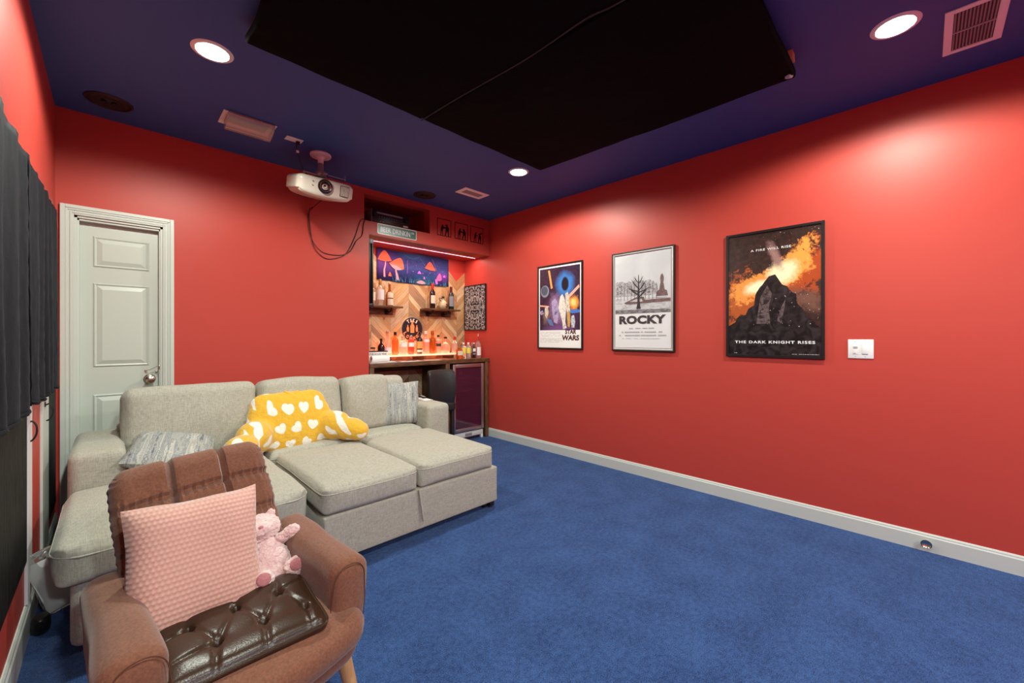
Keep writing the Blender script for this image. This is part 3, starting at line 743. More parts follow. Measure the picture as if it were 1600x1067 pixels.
# 1: painted space poster (generic stand-in artwork)
t, w_, h_, py = poster('black framed poster with painted space scene over a white title strip, nearest the alcove', 2.446, 3.058, 1.128, 2.044, .016, FR)
sm = glow_mat('painted_space_scene', ((.012, .008, .018), (.07, .03, .07)), [
    (.0, -.10, .26, .30, 0, (.12, .05, .13), .6, 1.2), (.08, .23, .15, .16, 0, (.05, .22, .62), .5, 1.7), (.08, .235, .055, .085, 0, (.012, .012, .02), .2, 4),
    (.19, .03, .085, .085, 0, (.85, .30, .05), .8, 2.2), (.19, .035, .045, .045, 0, (.95, .60, .20), .8, 2), (.19, -.06, .13, .022, 0, (.05, .18, .55), .3, 3),
    (-.04, -.02, .10, .20, .2, (.26, .16, .30), .9, 2.0), (-.18, -.10, .06, .10, 0, (.20, .12, .10), 1., 2), (.0, -.24, .25, .05, 0, (.16, .07, .22), .6, 1.5)], 11)
bm = bmesh.new(); y = py - .0012; hw = w_ / 2 - .020
for mi, P_ in [(1, [(-hw, -h_ / 2 + .020), (hw, -h_ / 2 + .020), (hw, h_ / 2 - .020), (-hw, h_ / 2 - .020)])]: poly(bm, P_, y, mi)
ax0, ax1, az0, az1 = -hw + .012, hw - .012, -h_ / 2 + .205, h_ / 2 - .036
poly(bm, [(ax0, az0), (ax1, az0), (ax1, az1), (ax0, az1)], y - .0005, 0)
poly(bm, disc_pts(-.20, .175, .060, .066), y - .0010, 2)                       # ringed planet
poly(bm, disc_pts(-.205, .182, .046, .050), y - .0013, 3)
poly(bm, [(-.155, .40), (-.128, .40), (-.088, .205), (-.112, .195)], y - .0016, 4)   # orange beam
poly(bm, [(.115, .105), (.26, .215), (.268, .185), (.128, .075)], y - .0016, 5)
poly(bm, [(-.283, .012), (-.14, -.002), (-.14, .012), (-.283, .030)], y - .0016, 5)
# abstract pale rocket-like spires and plumes in the middle
for (pts, mi) in (([(.015, .10), (.045, .13), (.075, .08), (.095, -.05), (.085, -.20), (.105, -.27), (.055, -.285), (.04, -.18), (-.01, -.03)], 6),
                  ([(-.10, .05), (-.05, .09), (-.015, .02), (-.005, -.12), (-.025, -.22), (-.07, -.20), (-.09, -.10)], 7),
                  ([(.085, .13), (.12, .15), (.14, .06), (.15, -.08), (.115, -.12), (.09, -.02)], 8),
                  ([(.105, -.09), (.145, -.07), (.155, -.20), (.140, -.27), (.115, -.25)], 9),
                  ([(.165, -.13), (.20, -.125), (.215, -.20), (.205, -.27), (.17, -.27), (.16, -.20)], 10),
                  ([(-.20, -.02), (-.16, .0), (-.145, -.08), (-.17, -.16), (-.195, -.12)], 8),
                  ([(-.18, -.15), (-.10, -.17), (-.07, -.25), (-.13, -.235)], 11), ([(-.28, -.07), (-.235, -.05), (-.21, -.09), (-.25, -.11)], 7)):
    poly(bm, [(a_, .13 + (b_ - .13) * .90 if b_ < .13 else b_) for a_, b_ in pts], y - .0014 - .0002 * mi, mi)
link_mesh('artwork', bm, [sm, WHITEP, ink('planet_grey', (.22, .24, .32)), ink('planet_dark', (.08, .09, .14)), ink('beam_orange', (.85, .32, .10)), ink('beam_rose', (.80, .38, .28)),
                          nebula('pale_figure', [(.3, (.35, .30, .30)), (.5, (.75, .70, .62)), (.7, (.55, .50, .48))], 30), nebula('lilac_figure', [(.3, (.12, .10, .22)), (.5, (.45, .35, .55)), (.7, (.25, .2, .4))], 30),
                          nebula('cream_figure', [(.3, (.30, .20, .15)), (.5, (.70, .62, .52)), (.7, (.4, .3, .25))], 40), nebula('gold_figure', [(.3, (.25, .10, .03)), (.5, (.60, .36, .10)), (.7, (.3, .16, .05))], 40),
                          nebula('silver_figure', [(.35, (.10, .14, .25)), (.5, (.62, .62, .66)), (.65, (.3, .35, .5))], 50), ink('smoke_blue', (.10, .16, .35))], t, smooth=False)
DRED = ink('dark_maroon', (.06, .012, .014)); GI = ink('grey_print', (.42, .42, .44))
text('STAR', t, DRED, .155, -.272, y - .001, height=.050, width=.145, bold=.045, name='title_lettering', shear=.1)
text('WARS', t, DRED, .150, -.335, y - .001, height=.056, width=.225, bold=.045, name='title_lettering', shear=.1)
fine_print(t, -.27, .05, (-.278, -.290, -.305, -.318, -.345, -.357, -.369, -.384), y - .001, GI, .0035, 4)

# 2: grey winter park poster (generic stand-in artwork)
t, w_, h_, py = poster('silver and black framed grey winter park poster, middle of the three on the red wall', 1.494, 2.101, 1.129, 2.048, .013, FR, depth=.022)
link_mesh('silver_inner_edge', frame4(w_ - .024, h_ - .024, .010, -.012, -.020), M('silver_frame', (.62, .61, .60), .3, .7), t, smooth=False)
bm = bmesh.new(); y = py - .0012; hw = w_ / 2 - .022; hz = h_ / 2 - .022
poly(bm, [(-hw, -hz), (hw, -hz), (hw, hz), (-hw, hz)], y, 0)
poly(bm, [(-hw + .006, -hz + .006), (hw - .006, -hz + .006), (hw - .006, hz - .006), (-hw + .006, hz - .006)], y - .0004, 1)
poly(bm, [(-hw + .010, -hz + .010), (hw - .010, -hz + .010), (hw - .010, hz - .010), (-hw + .010, hz - .010)], y - .0007, 0)
a, b_ = -hw + .014, hw - .014
poly(bm, [(a, -.115), (b_, -.115), (b_, hz - .014), (a, hz - .014)], y - .0010, 2)
poly(bm, [(a, -.115), (b_, -.115), (b_, .02), (a, .03)], y - .0012, 3)
poly(bm, [(a, -.115), (b_, -.115), (b_, -.085), (a, -.075)], y - .0014, 4)
r_ = random.Random(3)
top = [(a + (.36) * i / 18, .175 + r_.random() * .022 - .05 * i / 18 * .2) for i in range(19)]
poly(bm, [(a, .045)] + top + [(a + .36, .045)], y - .0015, 5)                         # far tree line
poly(bm, [(.03, .05), (.05, .16), (.11, .17), (.15, .13), (.16, .05)], y - .0016, 5)
for i in range(12):                                                              # thin trunks
    x = a + .02 + i * .035; poly(bm, [(x, .01), (x + .004, .01), (x + .006, .15), (x + .003, .15)], y - .0018, 6)
# plinth with a vase in place of a statue
poly(bm, [(.135, .03), (.245, .03), (.235, .075), (.215, .085), (.205, .14), (.175, .14), (.165, .085), (.145, .075)], y - .0020, 7)
poly(bm, [(.178, .14), (.202, .14), (.208, .185), (.200, .215), (.192, .225), (.180, .215), (.173, .185)], y - .0022, 7)
poly(bm, [(-.18, -.015), (-.05, .035), (.02, .035), (.03, .005), (b_, .01), (b_, -.02), (.05, -.025), (-.15, -.028)], y - .0018, 7)
poly(bm, [(-.12, -.005), (-.05, .018), (.0, .018), (.01, -.008)], y - .0020, 3)
# plain bare winter tree standing in the middle
poly(bm, [(-.052, -.075), (-.008, -.075), (-.018, -.02), (-.020, .06), (-.024, .14), (-.028, .235), (-.033, .235), (-.036, .14), (-.042, .06), (-.042, -.02)], y - .0024, 6)
for k, (z0, dx, dz, w_) in enumerate(((.03, .085, .085, .006), (.05, -.10, .080, .006), (.09, .075, .095, .005), (.11, -.075, .095, .005), (.15, .045, .075, .004), (.16, -.05, .070, .004), (.075, .115, .045, .004), (.085, -.12, .040, .004))):
    x0 = -.030; poly(bm, [(x0, z0 - w_), (x0 + dx * .6, z0 + dz * .45 - w_ * .6), (x0 + dx, z0 + dz), (x0 + dx * .55, z0 + dz * .55 + w_ * .5), (x0, z0 + w_)], y - .0026 - .0001 * k, 6)
    poly(bm, [(x0 + dx * .5, z0 + dz * .42), (x0 + dx * .75, z0 + dz * 1.05 + .02), (x0 + dx * .56, z0 + dz * .5)], y - .0036 - .0001 * k, 6)
link_mesh('artwork', bm, [M('ink_off_white', (.70, .69, .70), .3), ink('frame_line', (.05, .05, .06)), nebula('grey_sky', [(.3, (.52, .52, .55)), (.7, (.64, .64, .67))], 3), nebula('winter_ground', [(.35, (.30, .29, .31)), (.55, (.58, .57, .59)), (.7, (.36, .35, .37))], 14, stretch=(1, 1, 5)),
                          nebula('dark_path', [(.35, (.06, .05, .06)), (.6, (.26, .24, .26))], 20, stretch=(1, 1, 4)), nebula('bare_trees', [(.35, (.12, .11, .12)), (.5, (.35, .33, .35)), (.65, (.52, .50, .52))], 60), ink('tree_black', (.035, .03, .035)), nebula('stone_brown', [(.3, (.10, .06, .06)), (.7, (.20, .12, .12))], 40)], t, smooth=False)
text('ROCKY', t, ink('title_charcoal', (.05, .04, .045)), .0, -.172, y - .003, height=.078, width=.455, spacing=1.06, bold=.055, name='title_lettering')
fine_print(t, -.13, .12, (-.255, ), y - .003, GI, .010, 5, .15); fine_print(t, -.21, .20, (-.290,), y - .003, GI, .012, 6, .12)
fine_print(t, -.23, .23, (-.320,), y - .003, GI, .012, 7, .12); fine_print(t, -.20, .19, (-.345,), y - .003, GI, .004, 8, .1)

# 3: fiery poster (generic stand-in artwork)
t, w_, h_, py = poster('thick black framed poster of a fiery orange blast over a dark peak, nearest the switch', .473, 1.088, 1.110, 2.045, .018, FR, depth=.020)
fm = glow_mat('fiery_blast_scene', ((.010, .006, .006), (.060, .028, .022)), [
    (.17, .14, .30, .17, .9, (.40, .06, .012), 2.2, 3.5), (-.20, -.03, .20, .20, -.2, (.42, .09, .02), 2.2, 3.5), (-.10, .06, .23, .10, .35, (.85, .30, .06), 1.8, 3.2),
    (.13, .19, .23, .10, .95, (.88, .32, .06), 1.8, 3.0), (.06, .14, .13, .10, .7, (.95, .80, .50), .7, 1.8), (-.08, .055, .13, .055, .25, (.95, .85, .55), .7, 1.8),
    (.02, .27, .04, .14, .35, (.30, .16, .15), 1.4, 1.6), (.20, -.05, .16, .08, -.6, (.16, .07, .05), 1.6, 1.6)], 9)
bm = bmesh.new(); y = py - .0012; hw = w_ / 2 - .018; hz = h_ / 2 - .018
poly(bm, [(-hw, -hz), (hw, -hz), (hw, hz), (-hw, hz)], y, 0)
r_ = random.Random(9)
def jag(a, b, n, amp): return [(a[0] + (b[0] - a[0]) * i / n + r_.uniform(-amp, amp), a[1] + (b[1] - a[1]) * i / n + r_.uniform(-amp, amp)) for i in range(n + 1)]
pk = [(-hw, -hz)] + [(-hw, -.235)] + jag((-.24, -.20), (-.12, -.08), 6, .012) + jag((-.11, .0), (-.045, .085), 4, .008) + [(-.02, .125), (.02, .135), (.045, .09)] + jag((.07, .06), (.15, -.02), 4, .008) + jag((.16, -.09), (.27, -.25), 6, .012) + [(hw, -.28), (hw, -hz)]
poly(bm, pk, y - .0006, 1)
poly(bm, [(-.10, -.22), (-.075, -.03), (-.03, .06), (.0, .0), (-.02, -.10), (-.01, -.22)], y - .0009, 2)
poly(bm, [(.03, -.20), (.06, -.10), (.085, -.04), (.075, -.12), (.06, -.22)], y - .0009, 2)
for i in range(150):                                                             # flying ash
    x, z = r_.uniform(-hw, hw), r_.uniform(-.25, hz); s = r_.uniform(.001, .0032)
    if x < .1 and r_.random() < .55: continue
    poly(bm, [(x - s, z), (x, z - s), (x + s, z), (x, z + s)], y - .0012, 3)
link_mesh('artwork', bm, [fm, nebula('charcoal_peak', [(.4, (.006, .005, .006)), (.7, (.035, .028, .030))], 18), nebula('lit_rock', [(.35, (.02, .014, .016)), (.6, (.14, .10, .10)), (.7, (.05, .04, .04))], 35), ink('ash_white', (.65, .6, .58))], t, smooth=False)
WI = ink('white_lettering', (.75, .75, .75))
text('A FIRE WILL RISE', t, WI, -.01, .325, y - .002, height=.016, width=.255, bold=.012, name='tagline_lettering', spacing=1.15)
text('THE DARK KNIGHT RISES', t, WI, .005, -.355, y - .002, height=.020, width=.50, bold=.03, name='title_lettering', spacing=1.2)
fine_print(t, -.28, -.23, (-.440,), y - .002, GI, .004, 2); fine_print(t, .12, .28, (-.440,), y - .002, GI, .003, 3)

# switch plate
t = on_right('switch_plate', 'white double light switch plate on the red wall right of the posters', 'light switch', .228, .354, 1.121, 1.245)
link_mesh('plate', bbox((-.063, -.006, -.061), (.063, 0, .061), .003), WHITE, t)
link_mesh('rocker', bbox((.006, -.010, -.032), (.037, -.005, .036), .002), WHITE, t)
link_mesh('rocker_slot', bbox((.007, -.0075, -.036), (.036, -.005, -.031), .001), GREYW, t)
link_mesh('dimmer_switch', bbox((-.040, -.008, -.036), (-.010, -.005, .034), .002), WHITE, t)
link_mesh('dimmer_slot', bbox((-.036, -.010, .004), (-.014, -.0075, .017), .001), GREYW, t)
link_mesh('dimmer_lever', bbox((-.036, -.010, -.029), (-.022, -.0075, -.025), .001), GREYW, t)
for x in (-.025, .022):
    for z in (-.048, .048): link_mesh('screw', lath([(0, .0072), (.002, .007), (.0025, .006)], 10, Matrix.Translation((x, 0, z)) @ RX), GREYW, t)
# door stop
t = empty('door_stop', 'small round satin nickel door stop on the right baseboard', 'door stop', (XR - .013, -.004, .055), RW)
link_mesh('flared_cup', lath([(0, 0), (.009, 0), (.009, .022), (.012, .026), (.022, .034), (.0235, .038), (.021, .039), (.012, .033), (0, .031)], 28, RX), CHROME, t)
link_mesh('rubber_rim', lath([(.0205, .0385), (.0225, .0400), (.0242, .0385), (.0236, .036), (.0215, .0365)], 28, RX), BLACK, t)

# alcove side picture
t = on_right('framed_picture', 'black framed picture with silvery mirrored lace pattern inside the bar alcove', 'picture', 3.95, 4.385, 1.345, 1.945)
def lace_mat():
    m = bpy.data.materials.new('silver_lace_print'); m.use_nodes = True; nt = m.node_tree; b = nt.nodes['Principled BSDF']; b.inputs['Roughness'].default_value = .3
    tc = _n(nt, 'ShaderNodeTexCoord'); s = _n(nt, 'ShaderNodeSeparateXYZ'); nt.links.new(tc.outputs['Object'], s.inputs[0])
    cb = _n(nt, 'ShaderNodeCombineXYZ'); nt.links.new(math_(nt, 'ABSOLUTE', s.outputs[0]), cb.inputs[0]); nt.links.new(math_(nt, 'ABSOLUTE', s.outputs[2]), cb.inputs[1])
    n = _n(nt, 'ShaderNodeTexNoise'); n.inputs['Scale'].default_value = 22; n.inputs['Detail'].default_value = 3; n.inputs['Distortion'].default_value = 3.2; nt.links.new(cb.outputs[0], n.inputs['Vector'])
    v = _n(nt, 'ShaderNodeTexVoronoi', feature='DISTANCE_TO_EDGE'); v.inputs['Scale'].default_value = 26; nt.links.new(cb.outputs[0], v.inputs['Vector'])
    f = math_(nt, 'ADD', n.outputs['Fac'], math_(nt, 'MULTIPLY', math_(nt, 'SUBTRACT', .12, v.outputs['Distance']), .9))
    r = _n(nt, 'ShaderNodeValToRGB'); cr = r.color_ramp; cr.elements[0].position = .44; cr.elements[0].color = (.012, .013, .018, 1); cr.elements[1].position = .62; cr.elements[1].color = (.50, .50, .50, 1)
    e = cr.elements.new(.52); e.color = (.10, .11, .13, 1)
    nt.links.new(f, r.inputs[0]); nt.links.new(r.outputs[0], b.inputs['Base Color']); return m
link_mesh('frame', frame4(.435, .60, .010, 0, -.022), FR, t, smooth=False)
link_mesh('print', bbox((-.208, -.016, -.291), (.208, 0, .291)), lace_mat(), t, smooth=False)

# ------------------------------------------------------------------ niche: receiver, street sign, pictograms
t = empty('av_receiver', 'black audio receiver standing inside the dark wall niche', 'receiver', (2.11, 4.10, NZ0))
link_mesh('case', bbox((-.215, -.13, .012), (.215, .18, .160), .004), BLACK, t)
link_mesh('silver_side', bbox((-.219, -.128, .014), (-.2145, .17, .158), .001), M('side_grey', (.28, .28, .29), .4, .3), t)
link_mesh('display', bbox((-.165, -.134, .118), (.130, -.128, .134), .001), M('display_glow', (.30, .26, .27), .3), t)
kb = [(0, 0), (.024, 0), (.024, .014), (.021, .018), (0, .018)]
for x in (-.188, .170): link_mesh('volume_knob', lath(kb, 24, Matrix.Translation((x, -.130, .100)) @ RX), BLACKM, t)
bm = bmesh.new()
for i in range(10): box(bm, (-.14 + i * .028, -.132, .085), (-.132 + i * .028, -.129, .089))
for i in range(16): box(bm, (-.14 + i * .019, -.132, .066), (-.134 + i * .019, -.129, .069))
for i in range(2): link_mesh('round_button', bbox((-.13 + i * .03, -.132, .035), (-.118 + i * .03, -.129, .043)), GREYW, t)
link_mesh('button_row', bm, GREYW, t, smooth=False)
link_mesh('badge', bbox((.14, -.132, .030), (.195, -.129, .045)), WHITE, t, smooth=False)
for x in (-.17, .17):
    for y in (-.10, .14): link_mesh('foot', lath([(0, 0), (.016, 0), (.016, .013), (0, .013)], 16, Matrix.Translation((x, y, 0))), BLACK, t)

t = empty('street_sign', 'small green and silver street sign reading BEER DRINKIN DR above the bar', 'sign', (2.143, YB, 2.363))
SG = nebula('worn_green_sign', [(.3, (.030, .085, .065)), (.7, (.045, .12, .09))], 5, rough=.34)
def rrect(w_, h_, r, n=5):
    out = []
    for cx_, cz_, a0 in ((w_ / 2 - r, h_ / 2 - r, 0), (-w_ / 2 + r, h_ / 2 - r, PI / 2), (-w_ / 2 + r, -h_ / 2 + r, PI), (w_ / 2 - r, -h_ / 2 + r, 1.5 * PI)):
        for i in range(n + 1): a = a0 + PI / 2 * i / n; out.append((cx_ + r * math.cos(a), cz_ + r * math.sin(a)))
    return out
def plate(pts, y0, y1):
    bm = bmesh.new(); f = [bm.verts.new((x, y1, z)) for x, z in pts]; b = [bm.verts.new((x, y0, z)) for x, z in pts]
    bm.faces.new(f); bm.faces.new(b[::-1])
    for i in range(len(pts)): j = (i + 1) % len(pts); bm.faces.new((f[i], b[i], b[j], f[j]))
    bmesh.ops.recalc_face_normals(bm, faces=bm.faces[:]); return bm
link_mesh('border', plate(rrect(.452, .106, .014), 0, -.003), M('sign_white', (.70, .70, .68), .3), t, smooth=False)
link_mesh('face', plate(rrect(.438, .092, .010), -.0025, -.0038), SG, t, smooth=False)
SL = M('sign_letter_white', (.62, .64, .62), .3)
text('BEER', t, SL, -.135, -.002, -.0045, height=.048, width=.115, bold=.015)
text('DRINKIN', t, SL, .045, -.002, -.0045, height=.052, width=.205, bold=.015)
text('DR', t, SL, .180, .016, -.0045, height=.020, width=.036, bold=.02)

VIN = M('dark_maroon_vinyl', (.035, .004, .005), .4)
VIN2 = M('black_vinyl', (.008, .007, .006), .4)
def person_sil(x, z0, h, lean=0., flip=1, bulk=1., arm=True):
    """plain standing silhouette outline"""
    P_ = [(-.10, 0), (-.02, 0), (-.03, .22), (.02, .42), (.05, .42), (.12, .0), (.20, .0), (.16, .24), (.13, .48), (.15, .60)]
    if arm: P_ += [(.30, .66), (.36, .74), (.32, .77), (.14, .71)]
    P_ += [(.12, .80), (.16, .84), (.17, .92), (.12, .98), (.05, .99), (0, .94), (0, .86), (.02, .82), (-.06, .78), (-.10, .66), (-.09, .46), (-.10, .30)]
    return [(x + flip * (px * bulk + lean * pz) * h, z0 + pz * h) for px, pz in P_]
for i, (x0, x1) in enumerate(((2.638, 2.834), (2.885, 3.082), (3.121, 3.327))):
    t = empty('wall_decal', ['square dark decal of two facing silhouettes, leftmost of three over the bar', 'square dark decal of two dancing silhouettes, middle of three over the bar', 'square dark decal of two silhouettes with arms raised, rightmost of three over the bar'][i], 'decal', ((x0 + x1) / 2, YB, 2.522), group='silhouette decals over the bar')
    link_mesh('square_outline', frame4(x1 - x0, .198, .008, 0, -.0015, 0), VIN, t, smooth=False)
    bm = bmesh.new(); l = [.0, .03, .06][i]
    poly(bm, person_sil(-.040, -.095, .130, .05 + l, 1, 1.0), -.0016); poly(bm, person_sil(.045, -.095, .140 - .01 * i, -.02 - l, -1, 1.45, arm=(i != 2)), -.0018)
    if i == 2: poly(bm, [(.03, .0), (.075, .02), (.085, .045), (.06, .035), (.04, .02)], -.0020)
    link_mesh('silhouettes', bm, VIN2, t, smooth=False)

# ------------------------------------------------------------------ bar alcove
bm = bmesh.new(); Wc = .24; ztop = lambda x: 1.995 + (Wc - abs(((x - 3.05) % (2 * Wc)) - Wc)) if False else 1.995 + abs(((x - 3.29 + Wc) % (2 * Wc)) - Wc)
xs = sorted(set([AX0 + .001, XR - .001] + [3.29 + k * Wc for k in range(-6, 1)])); xs = [x for x in xs if AX0 <= x <= XR]
pts = [(AX0 + .001, 0.002), (XR - .001, 0.002)] + [(x, ztop(x)) for x in reversed(xs)]
b2 = plate([(x - 2.96, z) for x, z in pts], 0, -.014)
o = struct('trim_2', b2, CHEV, 'chevron wood plank wall covering at the back of the bar alcove'); o.location = (2.96, YA, 0)

t = empty('wall_tapestry', 'blue and purple fabric tapestry with glowing orange mushrooms above the bar shelves', 'tapestry', (2.655, YA - .016, 2.095))
bgm = glow_mat('night_forest_print', ((.010, .016, .11), (.025, .06, .28)), [
    (-.40, .02, .20, .25, 0, (.09, .02, .20), .5, 1.3), (.0, .18, .25, .08, .1, (.03, .10, .30), .6, 1.4), (.25, -.14, .4, .09, 0, (.02, .12, .34), .9, 1.5), (.40, -.08, .12, .10, 0, (.16, .05, .42), .8, 1.6), (.12, -.16, .2, .05, 0, (.08, .30, .48), 1.4, 1.4)], 14, rough=.8)
def wavy(pt): return pt
bm = bmesh.new(); N = 40
top_, bot = [], []
W2, HZ = .5, .185
for i in range(N + 1):
    x = -W2 + 2 * W2 * i / N
    yy = -.004 - .004 * math.sin(x * 23)
    top_.append(bm.verts.new((x, yy, HZ + .004 * math.sin(x * 9)))); bot.append(bm.verts.new((x, yy - .002, -HZ - .012 * math.sin((x + .5) * PI) + .01)))
for i in range(N): bm.faces.new((bot[i], bot[i + 1], top_[i + 1], top_[i]))
cl = link_mesh('cloth', bm, bgm, t); s_ = cl.modifiers.new('solid', 'SOLIDIFY'); s_.thickness = .002; s_.offset = 0
def cap(cx_, cz_, w_, h_, tip=0., droop=.0, ang=0.):
    n = 14; out = []
    for i in range(n + 1):
        u = -1 + 2 * i / n; out.append((u * w_ / 2 + tip * (1 - u * u) * w_, h_ * (1 - abs(u) ** 1.6)))
    for i in range(1, 6): u = 1 - 2 * i / 6; out.append((u * w_ / 2, -droop * (1 - u * u) * h_))
    ca, sa = math.cos(ang), math.sin(ang)
    return [(cx_ + a * ca - b * sa, cz_ + a * sa + b * ca) for a, b in out]
def stem(pts, r0, r1):
    L_, R_ = [], []
    for i, (x, z) in enumerate(pts):
        r = r0 + (r1 - r0) * i / (len(pts) - 1); L_.append((x - r, z)); R_.append((x + r, z))
    return L_ + R_[::-1]
bm = bmesh.new(); y = -.012
poly(bm, cap(-.405, .055, .175, .115, -.02, .12), y, 0); poly(bm, cap(-.255, .0, .20, .115, .12, .28, -.25), y, 0)
poly(bm, cap(-.262, -.010, .16, .018, 0, 1.6, -.28), y - .0004, 1)
poly(bm, cap(.215, .015, .155, .095, -.1, .1, -.1), y, 2); poly(bm, cap(-.34, -.125, .045, .05), y, 0)
poly(bm, stem([(-.395, .048), (-.398, .0), (-.412, -.06), (-.408, -.14)], .007, .012), y + .0004, 1)
poly(bm, stem([(-.265, -.022), (-.262, -.06), (-.250, -.10), (-.238, -.16)], .007, .019), y + .0004, 1)
poly(bm, cap(.345, -.095, .085, .075, .1, .3), y, 3); poly(bm, cap(.425, -.065, .05, .03), y, 4); poly(bm, cap(.055, -.055, .055, .035), y, 4)
poly(bm, stem([(.30, -.10), (.31, -.16)], .016, .018), y, 4); poly(bm, cap(.125, -.115, .03, .03), y, 4); poly(bm, cap(.08, -.165, .14, .03, 0, .5), y, 1)
poly(bm, stem([(-.11, .09), (-.11, -.07)], .0015, .0018), y, 4)
r_ = random.Random(5)
for i in range(34):
    x = r_.uniform(-.30, .47); h = r_.uniform(.03, .085); d = r_.uniform(-.03, .03)
    poly(bm, [(x - .003, -.178), (x + .003, -.178), (x + d, -.178 + h)], y - .0002, 5)
for i in range(22):
    x, z = r_.uniform(-.05, .47), r_.uniform(-.15, .08); poly(bm, disc_pts(x, z, r_.uniform(.002, .006), n=7), y - .0002, r_.choice((4, 5, 3)))
arc = [(-.16 + .23 * i / 12, .165 - .045 * math.sin(PI * i / 12)) for i in range(13)]
poly(bm, arc + [(p[0], p[1] - .003) for p in arc[::-1]], y, 5)
poly(bm, [(.24, .15), (.243, .15), (.31, .01), (.308, .01)], y, 1); poly(bm, [(.06, .14), (.063, .14), (.17, .02), (.168, .02)], y, 5)
link_mesh('printed_mushrooms', bm, [ink('mushroom_orange', (.62, .14, .075), .8), ink('mushroom_cream', (.50, .27, .34), .8), ink('mushroom_coral', (.58, .11, .07), .8), ink('mushroom_pink', (.85, .12, .35), .8), ink('glow_violet', (.50, .12, .65), .8), ink('grass_cyan', (.06, .28, .50), .8)], t, smooth=False)

t = empty('round_sign', 'round black TIKI LOUNGE sign with an orange rim among the bar bottles', 'sign', (2.612, YA - .015, 1.354))
link_mesh('disc', lath([(0, .010), (.148, .010), (.150, .007), (.150, 0), (0, 0)], 48, RX), M('sign_cream', (.75, .55, .40), .4), t)
bm = bmesh.new(); poly(bm, disc_pts(0, 0, .141, n=48), -.0108, 0); link_mesh('black_face', bm, ink('sign_black', (.018, .015, .022)), t, smooth=False)
bm = bmesh.new(); ring_o, ring_i = disc_pts(0, 0, .147, n=48), disc_pts(0, 0, .143, n=48)
for i in range(48): j = (i + 1) % 48; poly(bm, [ring_o[i], ring_o[j], ring_i[j], ring_i[i]], -.0112)
link_mesh('rim_line', bm, ink('sign_black', (.018, .015, .022)), t, smooth=False)
CRM = ink('sign_letter_cream', (.85, .66, .52)); ORG = ink('sign_letter_orange', (.85, .28, .10))
for s_, (r0, a0, a1, mt_) in (('TIKI', (.108, 122, 58, CRM)), ('LOUNGE', (.110, 208, 332, ORG))):
    for k, ch in enumerate(s_):
        a = math.radians(a0 + (a1 - a0) * k / (len(s_) - 1)); up = s_ == 'TIKI'
        text(ch, t, mt_, r0 * math.cos(a), r0 * math.sin(a), -.0115, height=.042, width=.016 if ch == 'I' else .032, bold=.04, rot=(a - PI / 2) if up else (a + PI / 2))
bm = bmesh.new()
for cx_, sc in ((0, 1.15), (-.062, .62), (.062, .62)):
    z0 = -.045 if sc > 1 else -.03
    poly(bm, [(cx_ + a * sc * .022, z0 + b * sc * .09) for a, b in ((-1, 0), (1, 0), (1.15, .8), (.55, 1.05), (.45, 1.45), (-.45, 1.45), (-.55, 1.05), (-1.15, .8))], -.0114, 0)
link_mesh('bottle_emblem', bm, [ORG], t, smooth=False)

# led strip under the soffit and its driver
LEDM = M('pink_led_strip', (1, .5, .6), .5, emis=((1, .30, .38), 9))
t = empty('led_strip', 'glowing pink light strip under the soffit of the bar alcove', 'light strip', (2.6, 4.128, AZ))
link_mesh('channel', bbox((-.66, -.004, -.004), (.79, .004, 0)), M('clip_grey', (.16, .18, .20), .4), t, smooth=False)
bm = bmesh.new()
for i in range(96): box(bm, (-.655 + i * .015, -.0022, -.0055), (-.655 + i * .015 + .0095, .0022, -.0038))
link_mesh('led_row', bm, LEDM, t, smooth=False)
link_mesh('lead_wire', tub(smooth_path([(-.655, 0, -.004), (-.70, -.05, -.012), (-.715, -.11, -.03)]), .0025, 6), WHITE, t)
al = bpy.data.lights.new('led_strip_light', 'AREA'); al.shape = 'RECTANGLE'; al.size = 1.4; al.size_y = .02; al.energy = 5.5; al.color = (1, .62, .52)
alo = bpy.data.objects.new('led_strip_light', al); C.objects.link(alo); alo.location = (2.66, 4.128, AZ - .012); alo.rotation_euler = (math.radians(4), 0, 0)
# black vertical rail on the left jamb
t = empty('shelf_rail', 'tall black metal rail standing at the left edge of the bar alcove', 'rail', (1.866, 3.945, 1.575))
bm = bbox((-.022, -.016, 0), (-.004, .016, .672), .002); box(bm, (.006, -.016, 0), (.024, .016, .672), .002); box(bm, (-.022, .004, 0), (.024, .016, .672))
link_mesh('upright', bm, BLACKM, t)
link_mesh('top_clip', bbox((-.024, -.022, .630), (.026, .018, .676), .003), M('clip_grey', (.16, .18, .20), .4), t)
link_mesh('foot_clip', bbox((-.024, -.024, -.012), (.026, .018, .022), .003), BLACK, t)
bm = bmesh.new()
tube(bm, [(-.006, .0, -.008), (-.006, .0, -.04), (-.006, .02, -.05), (-.006, .07, -.05)], .010, 10)
link_mesh('pipe_elbow', bm, BLACKM, t)
bpy.context.view_layer.update()

